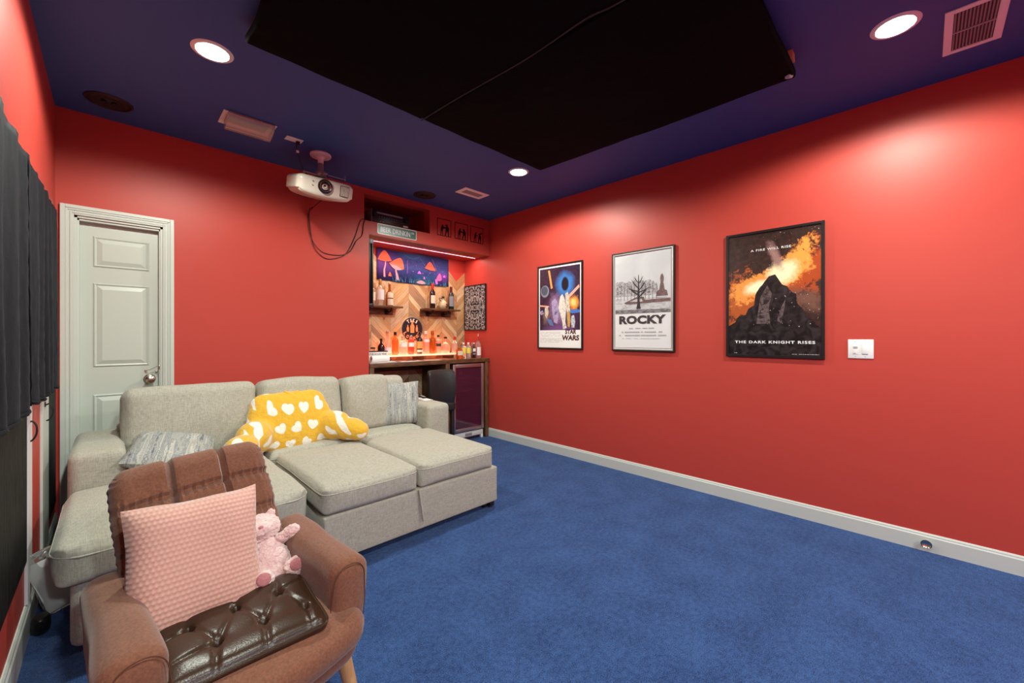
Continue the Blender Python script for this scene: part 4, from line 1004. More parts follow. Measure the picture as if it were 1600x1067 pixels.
# pipe shelves
def pipe_shelf(x0, x1, label, brx):
    t = empty('wall_shelf', label, 'shelf', ((x0 + x1) / 2, YA - .015, 1.60), group='dark wood pipe shelves')
    h = (x1 - x0) / 2; c = (x0 + x1) / 2
    link_mesh('board', bbox((-h, -.16, -.008), (h, -.006, .012), .003), WOODD, t)
    link_mesh('under_shelf_strip', bbox((-h, -.010, -.085), (h - .05, 0, -.010), .002), WOODD, t)  # thin dark strip on the wall below the board
    for bx in brx:
        bx -= c
        br = link_mesh('pipe_bracket', tub([(bx, -.010, -.055), (bx, -.10, -.055), (bx + .0, -.128, -.045), (bx, -.135, -.022), (bx, -.135, -.008)], .010, 12), BLACKM, t)
        link_mesh('pipe_flange', lath([(0, 0), (.030, 0), (.030, .005), (.017, .007), (.016, .022), (.011, .024), (0, .024)], 22, Matrix.Translation((bx, -.010, -.055)) @ RX), BLACKM, br)
    return t
pipe_shelf(1.90, 2.405, 'dark wood shelf on black pipes at the left, under the mushroom tapestry', (1.98, 2.27))
pipe_shelf(2.72, 3.235, 'dark wood shelf on black pipes at the right, beside the lace picture', (2.83, 3.06))

# bar counter
CT, CB = .992, .946
t = empty('bar_counter', 'dark stained wooden bar counter filling the alcove', 'bar counter', (2.62, 3.9, 0))
def bx(name, lo, hi, m, par=None, bev=.003, label=None):
    o = link_mesh(name, bbox(Vector(lo) - Vector((2.62, 3.9, 0)), Vector(hi) - Vector((2.62, 3.9, 0)), bev), m, par or t)
    if label: o['label'] = label
    return o
bx('countertop', (AX0 + .004, 3.885, CB), (XR - .004, YA - .016, CT), WOODD)
bx('back_rail', (1.9, YA - .06, .86), (2.74, YA - .02, CB), WOODD)
bx('leg', (AX0 + .004, 3.885, 0), (AX0 + .048, 3.93, CB), WOODV); bx('leg', (2.752, 3.885, 0), (2.806, 3.93, CB), WOODV)
bx('leg', (3.352, 3.885, 0), (3.400, 3.93, CB), WOODV); bx('leg', (2.752, YA - .06, 0), (2.806, YA - .016, CB), WOODV)
bx('side_panel', (2.752, 3.93, 0), (2.775, YA - .06, CB), WOODV)

# light-up riser
t = empty('bottle_riser', 'glowing pink-orange light-up ledge that carries the bottles on the bar', 'riser', (2.62, 4.27, CT))
RG = M('glowing_acrylic', (.9, .55, .42), .35, emis=((1, .28, .15), 1.0))
rl = bpy.data.lights.new('riser_light', 'AREA'); rl.shape = 'RECTANGLE'; rl.size = .94; rl.size_y = .22; rl.energy = 2.2; rl.color = (1, .36, .20)
rlo = bpy.data.objects.new('riser_light', rl); C.objects.link(rlo); rlo.location = (2.635, 4.265, CT + .0640); rlo.rotation_euler = (PI, 0, 0)
link_mesh('glowing_shelf', bbox((-.47, -.125, .045), (.50, .115, .063), .003), RG, t)
for x in (-.42, 0, .44): link_mesh('support_block', bbox((x - .02, -.09, 0), (x + .02, .10, .046), .002), WOODD, t)
RZ = CT + .063

# bottles ---------------------------------------------------------------
def glass(name, c, r=.08, tr=.85): return M('glass_' + name, c, r, trans=tr, spec=.5)
CLR = glass('clear', (.95, .80, .74)); ORA = glass('orange', (.80, .20, .04), .12, .6); AMB = glass('amber', (.50, .14, .02), .1, .7)  # clear glass carries a pinkish tint standing for the bar lighting
DRK = M('glass_dark', (.020, .008, .008), .12, coat=.5); REDG = glass('red', (.80, .10, .05), .12, .6); CLR_PINKLIT = glass('pink', (.92, .50, .40), .1, .7); GRN = M('glass_black_green', (.012, .02, .015), .12, coat=.5)  # the pink glass is for clear bottles, bar glow put into its colour
def paper(name, c): return M('label_' + name, c, .6)
LW = paper('white', (.80, .74, .72)); LY = paper('yellow', (.80, .62, .10)); LC = paper('cream', (.72, .62, .48)); LO = paper('orange', (.85, .35, .10)); LK = paper('black', (.03, .03, .035)); LP = paper('pale_pink', (.82, .58, .58)); LG = paper('grey', (.22, .23, .26))
GOLD = M('gold_cap', (.55, .38, .15), .35, .7); REDC = M('red_cap', (.45, .03, .03), .4); SILV = M('silver_cap', (.6, .6, .6), .35, .6); CORK = M('cork_cap', (.60, .36, .20), .6)
def bottle(x, y, z, h, r, gm, cap_m, lab_m, label, group, shape='round', lab=(.22, .52), neck=.30, shoulder=.62, capf=.10, lab2=None, spout=False):
    t = empty('bottle', label, 'bottle', (x, y, z), (0, 0, rnd.uniform(-.2, .2)), group)
    rn = neck * r
    if shape == 'round':
        prof = [(0, .001), (r * .92, 0), (r, h * .02), (r, h * shoulder), (r * .93, h * (shoulder + .05)), (r * .62, h * (shoulder + .12)), (rn * 1.08, h * (shoulder + .18)), (rn, h * (1 - capf)), (rn, h * (1 - capf * .5)), (0, h * (1 - capf * .5))]
    elif shape == 'teardrop':
        prof = [(0, .001), (r * .9, 0), (r, h * .04), (r * .98, h * .2), (r * .85, h * .42), (r * .55, h * .58), (rn, h * .70), (rn, h * (1 - capf * .5)), (0, h * (1 - capf * .5))]
    elif shape == 'bulb':
        prof = [(0, .001), (r * .6, 0), (r * .82, h * .06), (r, h * .22), (r * .97, h * .40), (r * .7, h * .56), (rn, h * .68), (rn, h * (1 - capf * .5)), (0, h * (1 - capf * .5))]
    else:  # square
        prof = [(0, .001), (r * .95, 0), (r, h * .02), (r, h * shoulder), (r * .9, h * (shoulder + .03)), (rn, h * (shoulder + .07)), (rn, h * (1 - capf * .5)), (0, h * (1 - capf * .5))]
    seg = 24
    def sq(bm):
        if shape == 'square':
            for v in bm.verts:
                rr = math.hypot(v.co.x, v.co.y)
                if rr > rn * 1.3:
                    a = math.atan2(v.co.y, v.co.x); k = 1 / max(abs(math.cos(a)), abs(math.sin(a))); k = min(k, 1.28); v.co.x *= k * .88; v.co.y *= k * .88
        return bm
    link_mesh('glass_body', sq(lath(prof, seg)), gm, t)
    link_mesh('cap', lath([(0, h * (1 - capf)), (rn * 1.18, h * (1 - capf)), (rn * 1.22, h * (1 - capf) + .002), (rn * 1.2, h - .002), (rn * 1.05, h), (0, h)], 18), cap_m, t)
    def band(z0, z1, m, nm='label'):
        def rad(zz):
            for (ra, za), (rb, zb) in zip(prof[1:], prof[2:]):
                if za <= zz <= zb and zb > za: return ra + (rb - ra) * (zz - za) / (zb - za)
            return r
        bm = bmesh.new(); n = 14; rows = []
        for k in range(5):
            zz = h * (z0 + (z1 - z0) * k / 4); R_ = rad(zz) + .0012
            rows.append([bm.verts.new((R_ * math.sin(a), -R_ * math.cos(a), zz)) for a in [(-1.25 + 2.5 * i / n) for i in range(n + 1)]])
        for a, b in zip(rows, rows[1:]):
            for i in range(n): bm.faces.new((a[i], a[i + 1], b[i + 1], b[i]))
        link_mesh(nm, sq(bm), m, t)
    if lab_m: band(lab[0], lab[1], lab_m)
    if lab2: band(lab2[0], lab2[1], lab2[2], 'neck_label')
    if spout: link_mesh('pour_spout', tub([(0, 0, h), (0, 0, h + .018), (.004, 0, h + .035)], [.005, .0035, .0022], 8), SILV, t)
    return t
G1 = 'bottles on the glowing bar ledge'; yb = 4.24
bottle(2.010, 4.19, CT, .155, .030, CLR, BLACK, None, 'short clear bottle with dark lid at the left end of the bar', G1, 'square', neck=.7)
bottle(2.105, 4.19, CT + .0, .250, .038, DRK, BLACK, LY, 'dark bottle with yellow and lilac label near the left end of the bar', G1, lab=(.10, .38), lab2=(.10, .38, LY))
bottle(2.205, yb, RZ, .272, .046, CLR_PINKLIT, CLR, LP, 'clear long-necked bottle with a pale pink label, leftmost on the glowing ledge', G1, 'teardrop', lab=(.08, .32), neck=.28)
bottle(2.300, yb, RZ, .262, .037, ORA, BLACK, None, 'solid orange bottle with a black cap beside the round sign', G1, neck=.36, shoulder=.62, capf=.14)
bottle(2.400, yb, RZ, .215, .042, CLR, CORK, LW, 'squat clear bottle with a white label below the left rim of the round sign', G1, 'square', lab=(.42, .66), neck=.4, shoulder=.68)
bottle(2.505, yb, RZ, .225, .037, REDG, SILV, LW, 'red bottle with a white label in front of the round sign', G1, lab=(.40, .62), shoulder=.66)
bottle(2.600, yb - .03, RZ, .262, .036, DRK, BLACK, LO, 'dark brown bottle with an orange oval label, in front of the round sign', G1, lab=(.26, .58), neck=.34, lab2=(.10, .20, LC))
bottle(2.706, yb, RZ, .275, .038, CLR_PINKLIT, WHITE, LW, 'straight clear bottle with white cap and white band, right of the round sign', G1, 'square', lab=(.52, .64), neck=.34, shoulder=.66, capf=.13)
bottle(2.800, yb, RZ, .280, .040, AMB, ORA, None, 'amber orange bottle with a tall stopper, right of the white capped one', G1, 'round', neck=.42, shoulder=.60, capf=.16)
bottle(2.885, yb, RZ, .228, .036, CLR_PINKLIT, BLACK, LK, 'clear bottle with black cap and small black label on the glowing ledge', G1, lab=(.38, .54), neck=.36)
bottle(3.000, yb + .01, RZ, .205, .060, CLR_PINKLIT, DRK, None, 'wide clear decanter with a dark stopper at the right end of the glowing ledge', G1, 'bulb', neck=.30, capf=.10)
G2 = 'bottles at the right end of the bar'
bottle(3.105, 4.20, CT, .270, .036, CLR, REDC, None, 'clear bottle with a square red cap just right of the glowing ledge', G2, 'round', neck=.40, capf=.14)
bottle(2.995, 3.955, CT, .135, .036, ORA, ORA, LC, 'small orange jar-like bottle with a cream label at the front of the bar', G2, 'square', lab=(.35, .72), neck=.6, shoulder=.80)
bottle(3.070, 3.97, CT, .198, .030, glass('water', (.93, .93, .92)), WHITE, LY, 'clear plastic bottle with yellow label and white cap, left one of the pair', G2, lab=(.34, .68), neck=.34, shoulder=.70)
bottle(3.145, 3.97, CT, .198, .030, glass('water', (.93, .93, .92)), WHITE, LY, 'clear plastic bottle with yellow label and white cap, right one of the pair', G2, lab=(.34, .68), neck=.34, shoulder=.70)
bottle(3.190, 4.16, CT, .205, .048, AMB, GOLD, LO, 'round amber bottle standing behind the yellow labelled pair', G2, 'bulb', lab=(.25, .55), neck=.3)
bottle(3.275, 4.02, CT, .195, .022, DRK, SILV, LW, 'slim dark bottle with a round white label near the wall', G2, 'round', lab=(.42, .62), neck=.40, lab2=(.22, .34, LG))
bottle(3.352, 4.03, CT, .275, .036, CLR, REDC, LW, 'tall bottle with red neck, white and orange label and pour spout by the wall', G2, lab=(.12, .50), neck=.34, capf=.30, spout=True)
bottle(3.368, 4.17, CT, .190, .032, glass('smoke', (.55, .50, .48)), GOLD, LG, 'smoky bottle with a grey label in the right corner behind the red necked one', G2, lab=(.3, .6))
G3 = 'bottles on the left pipe shelf'; ZS = 1.612
bottle(2.155, 4.315, ZS, .300, .043, CLR, GOLD, LW, 'clear round bottle with a large white label and gold cap on the left shelf', G3, lab=(.22, .60), neck=.32, shoulder=.60, capf=.22)
bottle(2.268, 4.31, ZS, .270, .040, AMB, CORK, LC, 'amber bottle with dark neck and cream label on the left shelf', G3, lab=(.04, .30), neck=.34, shoulder=.50, capf=.08, lab2=(.35, .58, LC))
bottle(2.055, 4.315, ZS, .265, .040, CLR, REDC, LC, 'clear bottle with a cream label half hidden by the black rail', G3, lab=(.2, .55), neck=.34)
G4 = 'bottles on the right pipe shelf'
bottle(2.850, 4.315, ZS, .315, .036, DRK, REDC, LC, 'wine bottle with red foil neck and cream label on the right shelf', G4, lab=(.20, .52), neck=.42, shoulder=.60, capf=.26)
bottle(3.135, 4.315, ZS, .298, .036, GRN, M('maroon_foil', (.10, .012, .02), .4), LG, 'dark wine bottle with a grey label at the right end of the right shelf', G4, lab=(.14, .58), neck=.40, shoulder=.60, capf=.24)
t = empty('decanter_jug', 'squat cream and gold jug with a round badge between the two wine bottles', 'jug', (3.005, 4.31, ZS))
link_mesh('jug_body', lath([(0, 0), (.034, 0), (.052, .014), (.060, .045), (.054, .078), (.034, .102), (.018, .116), (.016, .132), (.020, .140), (0, .140)], 26), M('glazed_cream', (.60, .47, .30), .25, var=(14, (.42, .27, .12), 3)), t)
link_mesh('jug_stopper', lath([(0, .140), (.016, .140), (.020, .152), (.014, .164), (0, .168)], 18), BLACK, t)
link_mesh('jug_handle', tub(smooth_path([(-.03, -.01, .100), (-.058, -.012, .118), (-.052, -.008, .138), (-.016, 0, .134)]), .005, 8), BLACK, t)
link_mesh('badge', lath([(0, .004), (.024, .003), (.026, 0)], 20, Matrix.Translation((.020, -.054, .045)) @ RX), M('badge_brown', (.08, .04, .02), .4), t)

# bar clutter
t = empty('wine_box', 'white box lettered OUR HOUSE WINE leaning at the left end of the bar', 'box', (1.985, 4.03, CT))
link_mesh('carton', bbox((-.115, -.02, .0), (.105, .05, .112), .003), WHITEP, t)
link_mesh('dark_lid', bbox((-.117, -.022, .110), (.107, .052, .120), .002), BLACK, t)
text('OUR HOUSE WINE', t, LK, -.005, .088, -.0206, height=.022, width=.19, bold=.02)
t = tag(link_mesh('paper_roll', lath([(.012, -.095), (.030, -.095), (.031, 0), (.030, .095), (.012, .095)], 24, Matrix.Rotation(PI / 2, 4, 'Y')), WHITEP, loc=(1.975, 3.955, CT + .042)), 'white paper roll lying on the magazines on the bar', 'paper roll')
t = empty('magazine_stack', 'small stack of magazines and papers on the left end of the bar', 'magazines', (1.99, 3.955, CT))
for k, (a, w_, m_) in enumerate(((.02, .16, LP), (-.05, .15, WHITEP), (.04, .155, LG), (-.02, .14, WHITEP))):
    link_mesh('magazine', bbox((-w_ * .95, -.055, k * .003), (w_ * .95, .050, k * .003 + .0026)), m_, t, rot=(0, 0, a * .3), smooth=False)
tag(link_mesh('paper_sheet', bbox((-.13, -.045, 0), (.13, .045, .0015)), WHITEP, loc=(2.33, 3.965, CT), rot=(0, 0, .08), smooth=False), 'loose paper sheet lying flat on the bar beside the magazines', 'paper', 'papers on the bar')
tag(link_mesh('paper_sheet', bbox((-.11, -.035, 0), (.11, .035, .0015)), LC, loc=(2.62, 3.975, CT), rot=(0, 0, -.05), smooth=False), 'loose cream paper lying on the bar above the black stool', 'paper', 'papers on the bar')
t = tag(link_mesh('coiled_wire', tub(smooth_path([(2.30, 3.99, CT + .004), (2.36, 4.0, CT + .012), (2.42, 4.01, CT + .004), (2.40, 4.03, CT + .006), (2.46, 4.04, CT + .004)], 8), .004, 6), BLACK), 'short black wire curled on the bar in front of the bottles', 'wire')

# wine fridge
t = empty('wine_fridge', 'glass fronted wine fridge with pinkish steel frame and dark purple glass under the bar', 'fridge', (3.092, 3.90, 0))
bm = bmesh.new()
box(bm, (-.23, .035, .02), (-.215, .48, .925)); box(bm, (.215, .035, .02), (.23, .48, .925)); box(bm, (-.215, .035, .910), (.215, .48, .925)); box(bm, (-.215, .035, .02), (.215, .48, .12)); box(bm, (-.215, .465, .12), (.215, .48, .91))
link_mesh('cabinet', bm, M('fridge_inside', (.10, .02, .055), .5), t, smooth=False)
bm = bmesh.new(); w1 = .235
for lo, hi in (((-w1, -.012, .118), (-w1 + .036, .030, .932)), ((w1 - .036, -.012, .118), (w1, .030, .932)), ((-w1 + .036, -.012, .890), (w1 - .036, .030, .932)), ((-w1 + .036, -.012, .118), (w1 - .036, .030, .160))): box(bm, lo, hi, .002)
dr = link_mesh('door', bm, STEEL, t)
link_mesh('glass_pane', bbox((-w1 + .034, .002, .158), (w1 - .034, .008, .892)), M('purple_glass', (.42, .10, .24), .04, trans=.9, ior=1.5), dr, smooth=False)
for z in (.755, .675, .595, .40, .27):
    bm = bmesh.new(); tube(bm, [(-.212, .05, z), (.212, .05, z)], .003, 6); tube(bm, [(-.212, .42, z), (.212, .42, z)], .003, 6)
    for i in range(15): tube(bm, [(-.20 + i * .0285, .05, z), (-.20 + i * .0285, .42, z)], .0015, 5)
    link_mesh('wire_shelf', bm, M('shelf_pink_chrome', (.75, .55, .60), .35, .3), t)
link_mesh('kick_plate', bbox((-.228, .000, .045), (.232, .034, .105), .003), M('kick_white', (.60, .58, .57), .4), t)
link_mesh('kick_badge', bbox((-.05, -.006, .058), (.05, .002, .090), .002), M('kick_grey', (.22, .22, .23), .4), t)
link_mesh('foot', bbox((.20, .0, 0), (.232, .034, .045), .003), WHITE, t); link_mesh('foot', bbox((-.228, .0, 0), (-.196, .034, .045), .003), BLACK, t)
bottle(3.02, 4.10, .758, .145, .030, CLR, SILV, LW, 'pale bottle with a white label inside the wine fridge, left one', 'bottles in the wine fridge', capf=.14)
bottle(3.11, 4.10, .758, .135, .030, CLR_PINKLIT, SILV, LW, 'pale bottle with a white label inside the wine fridge, right one', 'bottles in the wine fridge', capf=.14)
tag(bottle(2.475, 4.33, 0, .62, .045, AMB, WHITE, LW, '', '', lab=(.4, .6)), 'tall amber bottle standing on the floor under the bar', 'bottle')

# black stool
t = empty('bar_stool', 'black leather high-backed stool pushed up to the bar behind the sofa arm', 'stool', (2.53, 3.66, 0))
def bkfn(v, p):
    v.y += .03 * (p[0] ** 2) * -1 + .035 * (p[2] ** 2); v.x *= 1 - .10 * max(0, -p[2]); return v
link_mesh('backrest', rbox(.345, .075, .42, (.05, .03, .05), 14, bkfn, center=(-.005, .0, .695)), BLACKLEA, t)
link_mesh('seat', rbox(.34, .24, .10, (.03, .03, .03), 8, center=(0, .075, .50)), BLACKLEA, t)
for sx in (-.14, .14):
    for sy in (-.005, .165): link_mesh('leg', bbox((sx - .018, sy - .018, 0), (sx + .018, sy + .018, .455), .003), BLACK, t)

# ------------------------------------------------------------------ sofa
sofa = empty('sleeper_sofa', 'large light grey-beige sectional sleeper sofa with its bed section pulled out', 'sofa', (1.0, 3.3, 0))
SO = Vector((1.0, 3.3, 0))
def soft(name, lo, hi, r, n=14, puff=0., front=0., par=sofa, mat_=SOFA, seed=0, org=SO, amp=.004, rz=0., piping=None, cr=None, label=None, tilt=0.):
    lo, hi = Vector(lo), Vector(hi); c = (lo + hi) / 2; s = hi - lo
    def fn(v, p):
        if p[2] > 0: v.z += puff * (1 - p[0] ** 4) * (1 - p[1] ** 4) * p[2]
        v.y -= front * (1 - abs(p[0]) ** 3) * (1 - p[2] ** 2) * (p[1] < 0)
        if cr:   # round the plan corners
            ex, ey = abs(p[0]), abs(p[1]); k = max(0, ex + ey - 1.0); 
            L_ = min(s.x, s.y) * cr
            qx, qy = abs(v.x) - (s.x / 2 - L_), abs(v.y) - (s.y / 2 - L_)
            if qx > 0 and qy > 0:
                d = math.hypot(qx, qy)
                if d > L_ * .999: v.x = math.copysign(s.x / 2 - L_ + qx * L_ / d, v.x); v.y = math.copysign(s.y / 2 - L_ + qy * L_ / d, v.y)
        w3 = noise.noise_vector((v + c) * 5 + Vector((seed, seed, 0)))
        return v + w3 * amp
    o = link_mesh(name, rbox(s.x, s.y, s.z, r, n, fn), mat_, par, c - org, (tilt, 0, rz))
    if label: o['label'] = label
    if piping:
        z = s.z / 2 - piping; hx, hy = s.x / 2 - .001, s.y / 2 - .001; R_ = min(s.x, s.y) * cr if cr else (r[0] if isinstance(r, tuple) else r)
        pts = []
        for cx_, cy_, a0 in ((hx - R_, hy - R_, 0), (-hx + R_, hy - R_, PI / 2), (-hx + R_, -hy + R_, PI), (hx - R_, -hy + R_, 1.5 * PI)):
            for i in range(7): a = a0 + PI / 2 * i / 6; pts.append((cx_ + R_ * math.cos(a), cy_ + R_ * math.sin(a), z))
        full = []
        for i, a in enumerate(pts):
            b = pts[(i + 1) % len(pts)]; a, b = Vector(a), Vector(b); m_ = max(1, int((b - a).length / .08))
            for k in range(m_): full.append(a + (b - a) * k / m_)
        def wv(p):
            y = p.y - (front * (1 - abs(p.x / hx) ** 3) * (1 - (z / (s.z / 2)) ** 2) if p.y < -hy + .01 else 0)
            v = Vector((p.x, y, p.z)); return v + noise.noise_vector((v + c) * 5 + Vector((seed, seed, 0))) * amp
        link_mesh('piping', tub([wv(p) for p in full], .0035, 6, True), SOFAP, o)
    return o
soft('base', (-.12, 3.00, .035), (2.19, 3.78, .31), .02, 6, amp=.001)
soft('chaise_base', (-.12, 2.33, .03), (.72, 3.02, .315), (.04, .04, .03), 8, amp=.002)
soft('chaise_cushion', (-.172, 2.27, .300), (.755, 3.10, .462), (.05, .05, .05), 18, puff=.022, front=.012, cr=.13, piping=.040, seed=3, amp=.006)
soft('seat_cushion', (.0, 3.06, .300), (.75, 3.50, .462), (.04, .04, .05), 12, puff=.02, seed=4)
soft('seat_cushion', (.76, 3.13, .300), (1.385, 3.50, .458), (.04, .04, .05), 12, puff=.018, seed=5, piping=.04)
soft('seat_cushion', (1.39, 3.13, .300), (1.995, 3.50, .458), (.04, .04, .05), 12, puff=.018, seed=6, piping=.04)
# pull-out bed
soft('pull_out_base', (.80, 2.235, .045), (2.045, 3.06, .298), (.012, .012, .012), 8, amp=.0015)
soft('pull_out_cushion', (.795, 2.225, .300), (1.375, 3.125, .452), (.035, .035, .035), 18, puff=.018, front=.010, cr=.09, piping=.036, seed=8, amp=.005)
soft('pull_out_cushion', (1.385, 2.235, .300), (2.020, 3.125, .452), (.035, .035, .035), 18, puff=.018, front=.010, cr=.09, piping=.036, seed=9, amp=.005)
link_mesh('pull_strap', rbox(.012, .012, .20, .005, 6, lambda v, p: Vector((v.x + .012 * (1 - p[2]), v.y - .006 * (1 - p[2]), v.z))), SOFAP, sofa, Vector((1.372, 2.224, .205)) - SO)
for x in (.9, 1.96):
    for y in (2.29, 2.9):
        link_mesh('caster', lath([(0, -.012), (.018, -.012), (.0205, -.008), (.0205, .008), (.018, .012), (0, .012)], 20, Matrix.Rotation(PI / 2, 4, 'Y')), BLACK, sofa, Vector((x, y, .0205)) - SO)
link_mesh('caster_housing', bbox((-.02, -.02, 0), (.02, .02, .05), .004), BLACK, sofa, Vector((2.00, 2.262, .012)) - SO)
link_mesh('gap_shade_strip', bbox((-.02, -.25, 0), (.02, .25, .02)), BLACK, sofa, Vector((.775, 2.75, .18)) - SO)  # black strip stands in for the shade between chaise and pull-out
# arms
def arm(x0, x1, seed):
    return soft('arm', (x0, 3.09, .035), (x1, 3.80, .652), (.045, .035, .045), 12, puff=.004, seed=seed, piping=None, amp=.003)
arm(-.168, .055, 11); arm(1.998, 2.232, 12)
soft('back_frame', (.02, 3.63, .035), (2.04, 3.82, .70), (.03, .03, .03), 10, amp=.002)
def back_cushion(x0, x1, z1, y0=3.36, th=.24, tilt=-.13, seed=0, name='back_cushion'):
    w_ = x1 - x0
    def fn(v, p):
        # plump front, soft crown, creased lower corners
        v.y -= .035 * (1 - abs(p[0]) ** 3) * (1 - (p[2] * .9) ** 2) * (p[1] < 0)
        v.z += .018 * (1 - p[0] ** 2) * (p[2] > 0)
        f = math.exp(-((abs(p[0]) - 1) / .30) ** 2) * math.exp(-((p[2] + .35) / .5) ** 2)
        v.y += .006 * math.sin(p[2] * 26 + seed) * f * (p[1] < 0)
        return v + noise.noise_vector(v * 5 + Vector((seed * 3, 0, 0))) * .010
    h = z1 - .44
    return link_mesh(name, rbox(w_, th, h, (.055, .07, .06), 20, fn), SOFA, sofa, Vector(((x0 + x1) / 2, y0 + th / 2, .44 + h / 2)) - SO, (tilt, 0, 0))
back_cushion(.035, .752, .925, seed=1); back_cushion(.758, 1.355, .925, seed=2); back_cushion(1.360, 1.780, .905, seed=5)
back_cushion(1.66, 1.985, .885, 3.44, .18, seed=7)

# throw pillows
def throw(w_, h_, th, seed=0, corner=.06, n=26, pinch=.86):
    """square pillow in the xz plane, soft face along y, pulled corners"""
    bm = bmesh.new(); g = {}
    for side in (-1, 1):
        for i in range(n + 1):
            for j in range(n + 1):
                u, v = -1 + 2 * i / n, -1 + 2 * j / n
                edge = i in (0, n) or j in (0, n)
                k = (i, j) if edge else (i, j, side)
                if k in g: continue
                f = (max(0, 1 - u ** 4) * max(0, 1 - v ** 4)) ** .55
                pull = 1 - corner * (1 - (abs(u) ** 2 * abs(v) ** 2)) * .9
                px = u * w_ / 2 * (1 - corner * (1 - v * v) ** 1.0 * abs(u) ** 2 * .8); pz = v * h_ / 2 * (1 - corner * (1 - u * u) * abs(v) ** 2 * .8)
                y = side * f * th / 2 if not edge else 0
                p = Vector((px, y, pz)); p += noise.noise_vector(p * 9 + Vector((seed, 0, side))) * .006
                g[k] = bm.verts.new(p)
        for i in range(n):
            for j in range(n):
                q = []
                for a, b in ((i, j), (i + 1, j), (i + 1, j + 1), (i, j + 1)):
                    q.append(g[(a, b) if (a in (0, n) or b in (0, n)) else (a, b, side)])
                if side > 0: q = q[::-1]
                bm.faces.new(q)
    return bm
STRB = M('plain_grey_pillow_back', (.30, .29, .25), .9)
t = empty('throw_pillow', 'grey distressed-stripe throw pillow standing against the right sofa arm', 'pillow', (1.86, 3.375, .655), (math.radians(-14), 0, math.radians(-14)), 'grey striped throw pillows')
link_mesh('cover', throw(.40, .39, .13, 1), STRIPE, t)
n_ = 26
t = empty('throw_pillow', 'grey distressed-stripe throw pillow lying on the left seat behind the brown armchair', 'pillow', (.262, 3.20, .570), (0, 0, 0), 'grey striped throw pillows')
t.rotation_euler = (Matrix.Rotation(math.radians(-8), 3, 'Z') @ Matrix.Rotation(math.radians(13), 3, 'Y') @ Matrix.Rotation(math.radians(-80), 3, 'X')).to_euler()
link_mesh('cover', throw(.42, .42, .15, 2), STRIPE, t, rot=(0, 0, 0))
e = [(-.195, 0, -.195), (-.1, -.002, -.19), (.0, -.002, -.188), (.1, -.002, -.19), (.195, 0, -.195)]

# yellow heart bed-rest pillow
t = empty('bed_rest_pillow', 'yellow plush bed-rest pillow with arms and white hearts, leaning on the middle of the sofa', 'pillow', (.965, 3.235, .468), (0, 0, math.radians(3)))
bm = bmesh.new()
R3 = lambda a, ax: Matrix.Rotation(a, 3, ax)
tl = R3(-.30, 'X')
superell(bm, (-.01, .075, .165), (.29, .085, .225), tl, 28, 18, .8)
superell(bm, (-.155, .13, .285), (.115, .075, .095), tl, 20, 14, .9); superell(bm, (.135, .13, .290), (.12, .075, .10), tl, 20, 14, .9)
for sx, ex in ((-1, .065), (1, .015)):
    rt = R3(sx * .62, 'Z')
    superell(bm, (sx * .270, .0, .100), (.110, .135, .115), rt, 20, 14, .9)
    superell(bm, (sx * (.325 + ex), -.105 - ex, .080), (.095, .125, .085), rt, 20, 14, .9)
    superell(bm, (sx * (.350 + ex * 1.3), -.155 - ex * 1.8, .070), (.078, .09, .072), rt, 20, 14, .9)
superell(bm, (-.005, .165, .355), (.045, .02, .018), None, 14, 8)
o = link_mesh('plush_body', bm, HEART, t); remesh(o, .012, 5)
hb = tub([(-.045, .115, .385), (-.02, .095, .365), (.0, .088, .352), (.02, .095, .365), (.05, .115, .380)], [.010, .014, .012, .014, .010], 10)
link_mesh('carry_handle', hb, HEART, t)

# remote controls and paper on the right arm
t = empty('remote_tray', 'black remote control tray lying on top of the right sofa arm', 'tray', (2.165, 3.70, .656), (0, 0, .1))
link_mesh('tray', bbox((-.05, -.09, 0), (.05, .09, .022), .005), BLACK, t)
link_mesh('button_pad', bbox((-.036, -.07, .022), (.028, .05, .026), .002), M('remote_grey', (.25, .26, .28), .4), t)
t = empty('remote_control', 'slim dark remote control lying behind the tray on the right sofa arm', 'remote control', (2.195, 3.50, .656), (0, 0, -.2))
link_mesh('body', bbox((-.020, -.07, 0), (.020, .07, .016), .004), BLACK, t)
link_mesh('button_row', bbox((-.012, -.05, .016), (.012, .05, .0185), .001), GREYW, t)
tag(link_mesh('paper_sheet', bbox((-.045, -.10, 0), (.045, .10, .0015)), WHITEP, loc=(2.15, 3.40, .6575), rot=(0, 0, -.1), smooth=False), 'white paper slip lying on top of the right sofa arm', 'paper')

# ------------------------------------------------------------------ brown armchair
CHX, CHY, CHR = .262, 1.46, math.radians(6)
ch = empty('armchair', 'brown fabric armchair with tufted back and light wooden legs, in the foreground', 'armchair', (CHX, CHY, 0), (0, 0, CHR))
def seatfn(v, p):
    # bowed front, belly tapering underneath
    v.y -= .050 * (1 - p[0] ** 2) * (p[1] < 0) * (abs(p[1]))
    k = (1 - p[2]) / 2
    v.x *= 1 - .10 * k * k; v.y *= 1 - .06 * k * k
    if p[2] > 0: v.z += .012 * (1 - p[0] ** 2) * (1 - p[1] ** 2)
    return v + noise.noise_vector(v * 6) * .004
link_mesh('seat_shell', rbox(.585, .52, .135, (.06, .07, .05), 16, seatfn), BROWN, ch, (0, .0, .318))
def scfn(v, p):
    v.y -= .062 * (1 - p[0] ** 2) * (p[1] < 0)
    v.z -= .018 * max(0, -p[1]) ** 3 * (p[2] > 0)
    return v + noise.noise_vector(v * 7 + Vector((2, 0, 0))) * .004
link_mesh('seat_cushion', rbox(.44, .50, .10, (.05, .06, .045), 16, scfn), BROWN, ch, (.0, -.02, .388))
